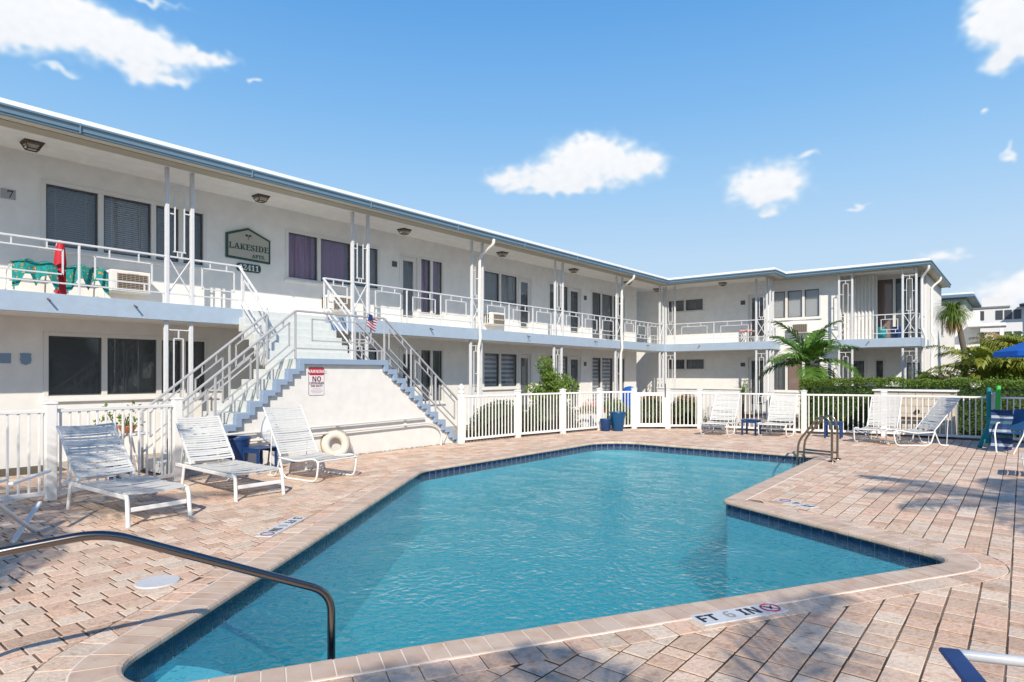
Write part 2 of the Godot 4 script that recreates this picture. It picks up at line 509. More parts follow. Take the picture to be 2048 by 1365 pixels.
func sky_picture() -> Image:
	var w := 4096
	var h := 2048
	var im := Image.create(w, h, false, Image.FORMAT_RGB8)
	for y in h:
		var el := 90.0 - 180.0 * (y + 0.5) / h
		im.fill_rect(Rect2i(0, y, w, 1), sky_tone(el) if el > 0.0 else Color(0.62, 0.6, 0.57))
	# clouds: puffs as [azimuth, elevation, half width, half height] in degrees
	var clouds := [
		[[-76.3,24.0,3.4,1.7],[-73.0,24.3,3.6,1.6],[-70.1,24.1,3.5,1.6],[-67.5,24.0,3.1,1.1],[-64.1,24.3,2.0,0.5],[-69.3,22.2,1.3,0.8],[-67.0,22.3,1.4,0.5],[-75.4,25.3,4.4,1.2],[-77.4,22.7,1.7,0.9],[-79.5,24.5,3.0,1.6]],
		[[-74.7,21.4,1.5,0.3]],[[-69.1,27.1,2.9,0.25]],
		[[-40.0,17.0,1.8,0.9],[-36.7,17.4,3.2,1.2],[-33.3,18.6,3.2,1.9],[-31.7,19.3,2.4,1.4],[-29.3,18.2,3.5,1.8],[-27.1,17.9,2.0,1.0],[-34.2,16.5,4.0,0.7]],
		[[-18.3,16.0,2.3,1.4],[-15.6,15.8,2.0,1.5],[-17.2,14.7,2.7,1.0],[-16.8,13.3,1.0,0.4]],[[-14.1,17.4,1.3,0.3]],
		[[-0.9,23.8,2.1,1.7],[-2.3,23.8,1.1,1.0],[-0.2,22.1,1.4,1.3],[-1.3,21.4,1.0,0.7],[-1.6,25.2,1.7,1.2],[1.5,24.0,2.5,1.8]],
		[[-1.0,5.6,2.7,1.2],[0.4,6.2,1.9,1.0],[3.0,6.0,3.0,1.4]],[[-4.6,8.8,1.8,0.5]],[[-0.7,15.4,0.3,0.7]],[[-61.1,23.2,0.6,0.2]],[[-10.3,13.0,0.7,0.2]],[[-2.2,18.2,0.4,0.2]]]
	var r := RandomNumberGenerator.new()
	r.seed = 77
	for k in 26: # the same scattered fair-weather clouds go on round the rest of the sky
		var az := 12.0 + 258.0 * (k + r.randf()) / 26.0
		var el := r.randf_range(7.0, 52.0)
		var s := r.randf_range(0.6, 1.5)
		var puffs := []
		for j in r.randi_range(3, 7):
			puffs.append([az + r.randf_range(-4, 4) * s / cos(deg_to_rad(el)), el + r.randf_range(-0.8, 1.2) * s, r.randf_range(1.6, 3.4) * s / cos(deg_to_rad(el)), r.randf_range(0.8, 1.8) * s])
		clouds.append(puffs)
	var f := FastNoiseLite.new()
	f.seed = 5; f.frequency = 1.0; f.fractal_octaves = 2; f.noise_type = FastNoiseLite.TYPE_SIMPLEX_SMOOTH
	for puffs in clouds:
		var lo := Vector2(1e9, 1e9)
		var hi := Vector2(-1e9, -1e9)
		var base := 0.0
		for p in puffs:
			lo = lo.min(Vector2(p[0] - p[2] * 2.1 - 0.5, p[1] - p[3] * 2.3 - 0.4)); hi = hi.max(Vector2(p[0] + p[2] * 2.1 + 0.5, p[1] + p[3] * 2.3 + 0.4))
		base = lo.y
		var tall := hi.y - lo.y
		for y in range(int((90.0 - hi.y) / 180.0 * h), int((90.0 - lo.y) / 180.0 * h) + 1):
			var el := 90.0 - 180.0 * (y + 0.5) / h
			if el < 0.5: continue
			for x in range(int(floor(lo.x / 360.0 * w)), int(floor(hi.x / 360.0 * w)) + 1):
				var az := (x + 0.5) / w * 360.0
				var a := az + 0.55 * f.get_noise_2d(az * 0.5, el * 0.7 + 40.0)
				var b := el + 0.45 * f.get_noise_2d(az * 0.55 + 90.0, el * 0.75)
				var d := 0.0
				for p in puffs:
					var qx: float = (a - p[0]) / p[2]
					var qy: float = (b - p[1]) / p[3]
					d += exp(-(qx * qx + qy * qy) * 1.15)
				var nz := f.get_noise_2d(az * 0.9 + 7.0, el * 1.2 + 3.0)
				var o := 0.97 * smoothstep(0.12, 1.25, d * (1.0 + 0.22 * nz))
				if o < 0.004: continue
				var xx := posmod(x, w)
				var under := im.get_pixel(xx, y)
				var up := clampf((el - base) / tall, 0.0, 1.0)
				var white := Color(0.93, 0.94, 0.96).lerp(Color(0.985, 0.985, 0.99), clampf(up * 1.6 - 0.2 + 0.3 * nz, 0, 1))
				im.set_pixel(xx, y, under.lerp(white, o))
	return im

# ---------------------------------------------------------------- ground, deck and pool
const POOL := [Vector2(-3.85, -1.08), Vector2(-8.22, -7.68), Vector2(-8.22, -14.05), Vector2(-3.28, -14.02), Vector2(-3.14, -8.36), Vector2(-0.445, -6.99)]
const POOL_R := [0.34, 0.7, 0.9, 0.22, 0.14, 0.28]
const DECK := [Vector2(6, 5), Vector2(-13.0, 5), Vector2(-13.0, -4.4), Vector2(-10.78, -4.4), Vector2(-10.78, -11.3), Vector2(-10.62, -13.1), Vector2(-10.32, -14.8), Vector2(-10.1, -16.5), Vector2(-9.5, -17.65), Vector2(-7.8, -18.95), Vector2(-4.8, -19.3), Vector2(-2.9, -19.75), Vector2(6, -20.0)]

func rounded(pts: Array, radii: Array, step := 0.06) -> PackedVector2Array:
	var out := PackedVector2Array()
	var m := pts.size()
	for i in m:
		var p: Vector2 = pts[i]
		var a: Vector2 = (pts[(i + m - 1) % m] - p).normalized()
		var b: Vector2 = (pts[(i + 1) % m] - p).normalized()
		var half := acos(clampf(a.dot(b), -1, 1)) / 2.0
		var r: float = radii[i]
		var t := r / tan(half)
		var c := p + (a + b).normalized() * (r / sin(half))
		var p0 := p + a * t
		var p1 := p + b * t
		var a0 := (p0 - c).angle()
		var sweep := wrapf((p1 - c).angle() - a0, -PI, PI)
		var k := maxi(3, int(absf(sweep) * r / step))
		for j in k + 1:
			out.append(c + Vector2.from_angle(a0 + sweep * j / k) * r)
	return out

func walk(poly: PackedVector2Array, count: int) -> Array:
	# count points evenly spaced along a closed contour, each with the outward normal there
	var m := poly.size()
	var area := 0.0
	for i in m: area += poly[i].cross(poly[(i + 1) % m])
	var sg := 1.0 if area > 0 else -1.0
	var seg_n: Array[Vector2] = []
	var cum := [0.0]
	for i in m:
		var d := poly[(i + 1) % m] - poly[i]
		seg_n.append(Vector2(d.y, -d.x).normalized() * sg)
		cum.append(cum[i] + d.length())
	var total: float = cum[m]
	var out := []
	var k := 0
	for j in count:
		var s := total * j / count
		while k < m - 1 and cum[k + 1] < s: k += 1
		var l: float = cum[k + 1] - cum[k]
		var t: float = (s - cum[k]) / maxf(l, 1e-6)
		var n0 := seg_n[k]
		var nn := n0
		# round the normal off only where the contour bends (short segments)
		if l < 0.2:
			var na := (seg_n[(k + m - 1) % m] + n0).normalized()
			var nb := (n0 + seg_n[(k + 1) % m]).normalized()
			nn = na.lerp(nb, t).normalized()
		out.append([poly[k].lerp(poly[(k + 1) % m], t), nn, total])
	return out

func keyhole(outer: PackedVector2Array, inner: PackedVector2Array) -> PackedVector2Array:
	var o := outer.duplicate()
	var i := inner.duplicate()
	if Geometry2D.is_polygon_clockwise(o) == Geometry2D.is_polygon_clockwise(i): i.reverse()
	var best := [1e9, 0, 0]
	for a in o.size():
		for b in i.size():
			var d := o[a].distance_to(i[b])
			if d < best[0]: best = [d, a, b]
	var out := PackedVector2Array()
	for a in o.size() + 1: out.append(o[(best[1] + a) % o.size()])
	for b in i.size() + 1: out.append(i[(best[2] + b) % i.size()])
	return out

func ring(mb: MB, pts: Array, off0: float, y0: float, off1: float, y1: float) -> void:
	# a band along the walked contour between two offsets and heights
	var m := pts.size()
	for i in m:
		var a = pts[i]; var b = pts[(i + 1) % m]
		var a0: Vector2 = a[0] + a[1] * off0; var b0: Vector2 = b[0] + b[1] * off0
		var a1: Vector2 = a[0] + a[1] * off1; var b1: Vector2 = b[0] + b[1] * off1
		mb.quad(Vector3(a0.x, y0, a0.y), Vector3(b0.x, y0, b0.y), Vector3(b1.x, y1, b1.y), Vector3(a1.x, y1, a1.y))

const WATER_Y := -0.09

func floor_depth(p: Vector2) -> float:
	return -(1.05 + (p.x + 8.2) / 7.7 * 0.85)

func make_pool() -> void:
	var inner := rounded(POOL, POOL_R)
	var pool := thing("swimming_pool", "angular blue swimming pool with beige coping in the paved court", "swimming pool", Vector3.ZERO)
	var per: float = walk(inner, 4)[0][2]
	# coping stones with a rounded nose over the water
	var nst := int(per / 0.132)
	var fine := walk(inner, nst * 4)
	var r := RandomNumberGenerator.new()
	r.seed = 4
	var prof := [[0.262, -0.03], [0.262, 0.002], [0.256, 0.006], [0.035, 0.006], [0.01, -0.002], [0.0, -0.02], [0.0, -0.04], [0.012, -0.054], [0.035, -0.058]]
	for i in nst:
		var mb := MB.new()
		var t := r.randf()
		mb.col = Color(0.53, 0.42, 0.345).lerp(Color(0.62, 0.51, 0.42), t)
		var g := 0.13 # joint, as a share of a quarter stone
		var rows := []
		for k in 5:
			var a = fine[(i * 4 + k) % (nst * 4)]
			var p: Vector2 = a[0]
			var nn: Vector2 = a[1]
			if k == 0 or k == 4:
				var q = fine[(i * 4 + (1 if k == 0 else 3)) % (nst * 4)]
				p = p.lerp(q[0], g); nn = nn.lerp(q[1], g).normalized()
			var row := []
			for pr in prof:
				var w: Vector2 = p + nn * pr[0]
				row.append(Vector3(w.x, pr[1], w.y))
			rows.append(row)
		var lift := r.randf_range(-0.0012, 0.0012)
		for k in 4:
			for j in prof.size() - 1:
				mb.quad(rows[k][j] + Vector3.UP * lift, rows[k + 1][j] + Vector3.UP * lift, rows[k + 1][j + 1] + Vector3.UP * lift, rows[k][j + 1] + Vector3.UP * lift)
		for e in [0, 4]:
			for j in range(1, prof.size() - 1):
				if e == 0: mb.tri(rows[e][0], rows[e][j], rows[e][j + 1])
				else: mb.tri(rows[e][0], rows[e][j + 1], rows[e][j])
		part(pool, "coping_stone", mb.mesh(), M.coping)
	var gb := MB.new()
	ring(gb, fine, 0.272, -0.03, 0.27, 0.0025)
	ring(gb, fine, 0.27, 0.0025, 0.033, 0.0025)
	ring(gb, fine, 0.033, 0.0025, 0.006, -0.02)
	ring(gb, fine, 0.006, -0.02, 0.006, -0.045)
	part(pool, "coping_grout", gb.mesh(), M.coping_grout)
	# waterline tiles
	var ntile := int(per / 0.155)
	var tw := walk(inner, ntile * 2)
	for i in ntile:
		var mb := MB.new()
		for k in 2:
			var a = tw[(i * 2 + k) % (ntile * 2)]; var b = tw[(i * 2 + k + 1) % (ntile * 2)]
			var pa: Vector2 = a[0] + a[1] * 0.03
			var pb: Vector2 = b[0] + b[1] * 0.03
			if k == 0: pa = pa.lerp(pb, 0.05)
			else: pb = pb.lerp(pa, 0.05)
			mb.quad(Vector3(pb.x, -0.21, pb.y), Vector3(pa.x, -0.21, pa.y), Vector3(pa.x, -0.058, pa.y), Vector3(pb.x, -0.058, pb.y))
		part(pool, "waterline_tile", mb.mesh(), M.pool_tile)
	var sh := MB.new()
	ring(sh, fine, 0.034, -0.2, 0.034, -0.05)
	part(pool, "tile_grout", sh.mesh(), M.grout)
	# shell
	sh = MB.new()
	var m := fine.size()
	for i in m:
		var a = fine[i]; var b = fine[(i + 1) % m]
		var pa: Vector2 = a[0] + a[1] * 0.032
		var pb: Vector2 = b[0] + b[1] * 0.032
		sh.quad(Vector3(pb.x, floor_depth(pb), pb.y), Vector3(pa.x, floor_depth(pa), pa.y), Vector3(pa.x, -0.212, pa.y), Vector3(pb.x, -0.212, pb.y))
	part(pool, "wall", sh.mesh(), M.plaster)
	sh = MB.new()
	var fl := PackedVector2Array()
	for i in range(0, m, 2): fl.append(fine[i][0] + fine[i][1] * 0.04)
	var ids := Geometry2D.triangulate_polygon(fl)
	var up := Vector3(0.85 / 7.7, 1, 0).normalized()
	for q in fl: sh.vert(Vector3(q.x, floor_depth(q), q.y), up)
	for k in range(0, ids.size(), 3):
		var a := fl[ids[k]]; var b := fl[ids[k + 1]]; var d := fl[ids[k + 2]]
		sh.ix.append(ids[k])
		if (b - a).cross(d - a) < 0.0: sh.ix.append(ids[k + 2]); sh.ix.append(ids[k + 1])
		else: sh.ix.append(ids[k + 1]); sh.ix.append(ids[k + 2])
	part(pool, "floor", sh.mesh(), M.plaster)
	var corner := Vector2(-3.85, -1.08)
	for s in [[1.0, -0.27], [1.45, -0.55], [1.9, -0.84]]:
		var circ := PackedVector2Array()
		for k in 40: circ.append(corner + Vector2.from_angle(TAU * k / 40.0) * s[0])
		for poly in Geometry2D.intersect_polygons(circ, fl):
			var mb := MB.new()
			mb.prism(poly, -1.9, s[1], 0.02)
			part(pool, "step", mb.mesh(), M.plaster)
	# water: rippled surface
	var wb := MB.new()
	var f := FastNoiseLite.new()
	f.seed = 8; f.noise_type = FastNoiseLite.TYPE_SIMPLEX_SMOOTH; f.fractal_octaves = 3; f.frequency = 1.0
	var area := PackedVector2Array()
	for i in range(0, m, 2): area.append(fine[i][0] + fine[i][1] * 0.03)
	var x0 := -8.3; var z0 := -14.2; var st := 0.045
	var nx := int(8.0 / st) + 1; var nz := int(13.3 / st) + 1
	var hh := PackedFloat32Array(); hh.resize((nx + 1) * (nz + 1))
	for j in nz + 1:
		for i in nx + 1:
			var x := x0 + i * st; var z := z0 + j * st
			hh[j * (nx + 1) + i] = 0.010 * f.get_noise_2d(x * 0.55, z * 0.8) + 0.0022 * f.get_noise_2d(x * 2.4 + 30.0, z * 3.0)
	var id := PackedInt32Array(); id.resize((nx + 1) * (nz + 1)); id.fill(-1)
	var ins := PackedByteArray(); ins.resize((nx + 1) * (nz + 1))
	for j in nz + 1:
		for i in nx + 1:
			ins[j * (nx + 1) + i] = 1 if Geometry2D.is_point_in_polygon(Vector2(x0 + i * st, z0 + j * st), area) else 0
	for j in nz:
		for i in nx:
			var q := [j * (nx + 1) + i, j * (nx + 1) + i + 1, (j + 1) * (nx + 1) + i + 1, (j + 1) * (nx + 1) + i]
			if ins[q[0]] + ins[q[1]] + ins[q[2]] + ins[q[3]] == 0: continue
			for k in 4:
				if id[q[k]] < 0:
					var ii: int = q[k] % (nx + 1); var jj: int = q[k] / (nx + 1)
					var hl := hh[jj * (nx + 1) + maxi(ii - 1, 0)]; var hr := hh[jj * (nx + 1) + mini(ii + 1, nx)]
					var hu := hh[maxi(jj - 1, 0) * (nx + 1) + ii]; var hd := hh[mini(jj + 1, nz) * (nx + 1) + ii]
					id[q[k]] = wb.vert(Vector3(x0 + ii * st, WATER_Y + hh[q[k]], z0 + jj * st), Vector3((hl - hr) / (2 * st), 1, (hu - hd) / (2 * st)).normalized())
			for k in [0, 1, 2, 0, 2, 3]: wb.ix.append(id[q[k]])
	struct_("pool_water", wb.mesh(), M.water, "rippling turquoise water filling the pool")
	var fog := FogVolume.new()
	fog.name = "pool_water_depth"
	fog.shape = RenderingServer.FOG_VOLUME_SHAPE_BOX
	fog.size = Vector3(8.2, 1.9, 13.4)
	fog.position = Vector3(-4.3, -0.105 - 0.95, -7.55)
	var fm := FogMaterial.new()
	fm.resource_name = "water_body"
	fm.albedo = lin(0.02, 0.82, 0.98)
	fm.density = WATER_DENSITY
	fog.material = fm
	fog.set_meta("kind", "structure"); fog.set_meta("label", "body of the turquoise pool water")
	add_child(fog)

const WATER_DENSITY := 0.24

func make_deck() -> void:
	var inner := rounded(POOL, POOL_R)
	var per: float = walk(inner, 4)[0][2]
	var fine := walk(inner, int(per / 0.05))
	var outer := PackedVector2Array()
	for a in fine: outer.append(a[0] + a[1] * 0.264)
	outer = Geometry2D.offset_polygon(outer, 0.0001)[0]
	var border := Geometry2D.offset_polygon(outer, 0.205, Geometry2D.JOIN_ROUND)[0]
	var deck_poly := PackedVector2Array(DECK)
	# ground sheet round the deck
	var big := PackedVector2Array([Vector2(-400, 400), Vector2(-400, -400), Vector2(400, -400), Vector2(400, 400)])
	var gb := MB.new()
	gb.sheet(keyhole(big, deck_poly), -0.03)
	struct_("ground", gb.mesh(), M.soil, "bare sandy ground of the garden beds round the court")
	gb = MB.new()
	gb.sheet(keyhole(deck_poly, outer), -0.0055)
	var deck := struct_("pool_deck", gb.mesh(), M.joint_sand, "pool deck of mottled pinkish pavers with dark joints")
	var r := RandomNumberGenerator.new()
	r.seed = 11
	var tones := [Color(0.72, 0.585, 0.485), Color(0.74, 0.635, 0.54), Color(0.67, 0.515, 0.41), Color(0.78, 0.70, 0.61), Color(0.70, 0.52, 0.42), Color(0.72, 0.65, 0.57), Color(0.61, 0.475, 0.38), Color(0.74, 0.58, 0.48)]
	var list := [] # [how large it shows, polygon, height, colour]
	var eye := Vector2(0, 0)
	var fwd := Vector2(-sin(TURN), -cos(TURN))
	var rgt := Vector2(cos(TURN), -sin(TURN))
	var put := func(poly: PackedVector2Array) -> void:
		var cen := Vector2()
		for q in poly: cen += q
		cen /= poly.size()
		var area := 0.0
		for i in poly.size(): area += poly[i].cross(poly[(i + 1) % poly.size()])
		area = absf(area) * 0.5
		if area < 0.0012: return
		var d := cen.dot(fwd)
		var s := 0.0
		if d > 1.0 and absf(cen.dot(rgt) / d) < 0.82 and 1.68 / d < 0.5: s = area / (d * d * d)
		var tone: Color = tones[r.randi() % tones.size()].lerp(tones[r.randi() % tones.size()], 0.25)
		var v := r.randf_range(0.86, 1.12)
		list.append([s, poly, r.randf_range(-0.002, 0.002), Color(tone.r * v, tone.g * v, tone.b * v)])
	# a soldier course along the coping
	var bper := 0.0
	var mid := Geometry2D.offset_polygon(outer, 0.1)[0]
	bper = walk(mid, 4)[0][2]
	var nb := int(bper / 0.185)
	var bw := walk(mid, nb * 2)
	for i in nb:
		var poly := PackedVector2Array()
		for k in 3:
			var a = bw[(i * 2 + k) % (nb * 2)]
			var p: Vector2 = a[0]
			if k != 1: p = p.lerp(bw[(i * 2 + 1) % (nb * 2)][0], 0.035)
			poly.append(p - a[1] * 0.094)
		for k in [2, 1, 0]:
			var a = bw[(i * 2 + k) % (nb * 2)]
			var p: Vector2 = a[0]
			if k != 1: p = p.lerp(bw[(i * 2 + 1) % (nb * 2)][0], 0.035)
			poly.append(p + a[1] * 0.098)
		put.call(poly)
	# the field: courses along z with pieces of mixed length
	var wx := 0.182
	var x := -13.0
	while x < 6.0:
		var z := 5.0 + r.randf() * 0.2
		while z > -20.2:
			var l: float = [0.13, 0.18, 0.2, 0.25, 0.28][r.randi() % 5]
			var j := r.randf_range(0.003, 0.006)
			var k := 0.0025
			var q := PackedVector2Array([Vector2(x + j + r.randf() * k, z - j - 0.002 - r.randf() * k), Vector2(x + wx - j - r.randf() * k, z - j - 0.002 - r.randf() * k), Vector2(x + wx - j - r.randf() * k, z - l + j + 0.002 + r.randf() * k), Vector2(x + j + r.randf() * k, z - l + j + 0.002 + r.randf() * k)])
			z -= l
			var c := Vector2(x + wx / 2, z + l / 2)
			# skip what lies under the camera's feet or far outside
			var out_deck := false
			var all_in := true
			for p in q:
				if not Geometry2D.is_point_in_polygon(p, deck_poly): all_in = false
			var parts_: Array[PackedVector2Array] = [q]
			if not all_in:
				parts_ = Geometry2D.intersect_polygons(q, deck_poly)
			if c.x > -9.6 and c.x < 0.9 and c.y < 0.3 and c.y > -15.0:
				var hit := false
				var inside := true
				for p in q:
					if Geometry2D.is_point_in_polygon(p, border): hit = true
					else: inside = false
				if hit and inside: continue
				if not hit and Geometry2D.intersect_polygons(q, border).size() > 0: hit = true
				if hit:
					var cut: Array[PackedVector2Array] = []
					for p in parts_: cut.append_array(Geometry2D.clip_polygons(p, border))
					parts_ = cut
			for p in parts_: put.call(p)
		x += wx
	list.sort_custom(func(a, b): return a[0] > b[0])
	var rest := MB.new()
	for i in list.size():
		var e = list[i]
		var mb := MB.new() if i < 300 else rest
		mb.col = e[3]
		mb.prism(e[1], -0.03, e[2], 0.0035)
		if i < 300: part(deck, "paver", mb.mesh(), M.paver)
	var o := part(deck, "pavers", rest.mesh(), M.paver)
	o.set_meta("kind", "stuff")
	# walkway along the building and bed edging
	gb = MB.new()
	gb.box(Vector3(-13.3, -0.03, -16.0), Vector3(2.1, 0.07, 24.4), Basis(), 0.01)
	gb.box(Vector3(-9.0, -0.03, -28.15), Vector3(10.6, 0.068, 1.3), Basis(), 0.01)
	gb.box(Vector3(-7.6, -0.031, -23.4), Vector3(1.3, 0.06, 8.2), Basis(), 0.01)
	struct_("walkway", gb.mesh(), M.concrete, "pale concrete walkway along the ground-floor doors")

# ---------------------------------------------------------------- the apartment building
const SLAB_T := 3.07
const SLAB_B := 2.74
const CEIL := 5.80
var WALL_A := {"o": Vector3(-14.33, 0, 0), "u": Vector3(0, 0, -1), "n": Vector3(1, 0, 0)}
var WALL_B := {"o": Vector3(0, 0, -28.7), "u": Vector3(1, 0, 0), "n": Vector3(0, 0, 1)}
var WALL_C := {"o": Vector3(0, 0, -30.3), "u": Vector3(1, 0, 0), "n": Vector3(0, 0, 1)}

func P(fr: Dictionary, s: float, y: float, d := 0.0) -> Vector3:
	return fr.o + fr.u * s + Vector3.UP * y + fr.n * d

func fbasis(fr: Dictionary) -> Basis:
	return Basis(fr.u, Vector3.UP, fr.n)

func fbox(mb: MB, fr: Dictionary, s0: float, s1: float, y0: float, y1: float, d0: float, d1: float, bev := 0.0) -> void:
	mb.box(P(fr, (s0 + s1) / 2, (y0 + y1) / 2, (d0 + d1) / 2), Vector3(s1 - s0, y1 - y0, absf(d1 - d0)), fbasis(fr), bev)

func wall_mesh(fr: Dictionary, s0: float, s1: float, y0: float, y1: float, opens: Array, thick := 0.2) -> ArrayMesh:
	var mb := MB.new()
	var ss := [s0, s1]
	var ys := [y0, y1]
	for o in opens:
		for k in [0, 1]:
			if o[k] > s0 and o[k] < s1 and not ss.has(o[k]): ss.append(o[k])
			if o[k + 2] > y0 and o[k + 2] < y1 and not ys.has(o[k + 2]): ys.append(o[k + 2])
	ss.sort(); ys.sort()
	for i in ss.size() - 1:
		for j in ys.size() - 1:
			var cs: float = (ss[i] + ss[i + 1]) / 2
			var cy: float = (ys[j] + ys[j + 1]) / 2
			var hole := false
			for o in opens:
				if cs > o[0] and cs < o[1] and cy > o[2] and cy < o[3]: hole = true
			if hole: continue
			mb.quad(P(fr, ss[i], ys[j]), P(fr, ss[i + 1], ys[j]), P(fr, ss[i + 1], ys[j + 1]), P(fr, ss[i], ys[j + 1]))
			mb.quad(P(fr, ss[i + 1], ys[j], -thick), P(fr, ss[i], ys[j], -thick), P(fr, ss[i], ys[j + 1], -thick), P(fr, ss[i + 1], ys[j + 1], -thick))
	for o in opens:
		mb.quad(P(fr, o[0], o[2]), P(fr, o[0], o[2], -thick), P(fr, o[1], o[2], -thick), P(fr, o[1], o[2]))
		mb.quad(P(fr, o[0], o[3], -thick), P(fr, o[0], o[3]), P(fr, o[1], o[3]), P(fr, o[1], o[3], -thick))
		mb.quad(P(fr, o[0], o[2]), P(fr, o[0], o[3]), P(fr, o[0], o[3], -thick), P(fr, o[0], o[2], -thick))
		mb.quad(P(fr, o[1], o[2], -thick), P(fr, o[1], o[3], -thick), P(fr, o[1], o[3]), P(fr, o[1], o[2]))
	for e in [[s0, 1], [s1, -1]]:
		mb.quad(P(fr, e[0], y0, -thick), P(fr, e[0], y0), P(fr, e[0], y1), P(fr, e[0], y1, -thick))
	return mb.mesh()

func window(parent: Node3D, fr: Dictionary, o: Array, mulls: Array, covers: Array, sill := true) -> void:
	var s0: float = o[0]; var s1: float = o[1]; var y0: float = o[2]; var y1: float = o[3]
	var mb := MB.new()
	var w := 0.05
	# outer frame a little proud of the stucco
	fbox(mb, fr, s0 - 0.03, s0 + w, y0, y1 + 0.03, -0.09, 0.018, 0.004)
	fbox(mb, fr, s1 - w, s1 + 0.03, y0, y1 + 0.03, -0.09, 0.018, 0.004)
	fbox(mb, fr, s0 + w, s1 - w, y1 - w, y1 + 0.03, -0.09, 0.016, 0.004)
	fbox(mb, fr, s0 + w, s1 - w, y0, y0 + w, -0.09, 0.016, 0.004)
	for m in mulls: fbox(mb, fr, m - 0.05, m + 0.05, y0 + w, y1 - w, -0.085, 0.010, 0.004)
	var win := part(parent, "window", mb.mesh(), M.frame_white)
	if sill:
		mb = MB.new()
		fbox(mb, fr, s0 - 0.06, s1 + 0.06, y0 - 0.07, y0 - 0.001, -0.05, 0.06, 0.008)
		part(win, "sill", mb.mesh(), M.stucco)
	var edges := [s0 + w]
	for m in mulls: edges.append(m - 0.05); edges.append(m + 0.05)
	edges.append(s1 - w)
	for i in range(0, edges.size(), 2):
		var a: float = edges[i]; var b: float = edges[i + 1]
		var sash := MB.new()
		var t := 0.026
		fbox(sash, fr, a, a + t, y0 + w, y1 - w, -0.075, -0.03)
		fbox(sash, fr, b - t, b, y0 + w, y1 - w, -0.075, -0.03)
		fbox(sash, fr, a + t, b - t, y0 + w, y0 + w + t, -0.075, -0.031)
		fbox(sash, fr, a + t, b - t, y1 - w - t, y1 - w, -0.075, -0.031)
		part(win, "sash", sash.mesh(), M.dark_metal)
		var pane := MB.new()
		pane.quad(P(fr, a + t, y0 + w + t, -0.055), P(fr, b - t, y0 + w + t, -0.055), P(fr, b - t, y1 - w - t, -0.055), P(fr, a + t, y1 - w - t, -0.055))
		part(win, "pane", pane.mesh(), M.glass)
		var kind: String = covers[mini(i / 2, covers.size() - 1)]
		cover(win, fr, a + 0.01, b - 0.01, y0 + w, y1 - w, kind)

func cover(win: Node3D, fr: Dictionary, a: float, b: float, y0: float, y1: float, kind: String) -> void:
	var mb := MB.new()
	match kind:
		"blind_dark", "blind_grey":
			var y := y0 + 0.03
			while y < y1 - 0.03:
				mb.quad(P(fr, a, y - 0.017, -0.115), P(fr, b, y - 0.017, -0.115), P(fr, b, y + 0.019, -0.135), P(fr, a, y + 0.019, -0.135))
				y += 0.042
			for k in [0.2, 0.8]:
				var s := lerpf(a, b, k)
				mb.quad(P(fr, s - 0.008, y0, -0.113), P(fr, s + 0.008, y0, -0.113), P(fr, s + 0.008, y1, -0.113), P(fr, s - 0.008, y1, -0.113))
			part(win, "blind", mb.mesh(), M[kind])
		"curtain_purple", "curtain_grey", "curtain_dark":
			var k := int((b - a) / 0.025)
			var prev := 0.0
			for i in k + 1:
				var d := -0.16 + 0.022 * sin(i * 1.05 + a * 7.0) + 0.012 * sin(i * 0.37 + a)
				if i > 0:
					mb.quad(P(fr, lerpf(a, b, (i - 1.0) / k), y0, prev), P(fr, lerpf(a, b, float(i) / k), y0, d), P(fr, lerpf(a, b, float(i) / k), y1, d), P(fr, lerpf(a, b, (i - 1.0) / k), y1, prev))
				prev = d
			part(win, "curtain", mb.mesh(), M[kind])
		"zebra":
			var mc := MB.new()
			var y := y1
			var i := 0
			while y > y0 + 0.02:
				var h := minf(0.085 if i % 2 == 0 else 0.075, y - y0)
				var q := mb if i % 2 == 0 else mc
				q.quad(P(fr, a, y - h, -0.13), P(fr, b, y - h, -0.13), P(fr, b, y, -0.13), P(fr, a, y, -0.13))
				y -= h
				i += 1
			part(win, "shade", mb.mesh(), M.shade_navy)
			part(win, "shade", mc.mesh(), M.shade_pale)
		"film":
			mb.quad(P(fr, a, y0, -0.12), P(fr, b, y0, -0.12), P(fr, b, y1, -0.12), P(fr, a, y1, -0.12))
			part(win, "shade", mb.mesh(), M.shade_film)
		"brown":
			mb.quad(P(fr, a, y0, -0.12), P(fr, b, y0, -0.12), P(fr, b, y1, -0.12), P(fr, a, y1, -0.12))
			part(win, "shade", mb.mesh(), M.brick_brown)

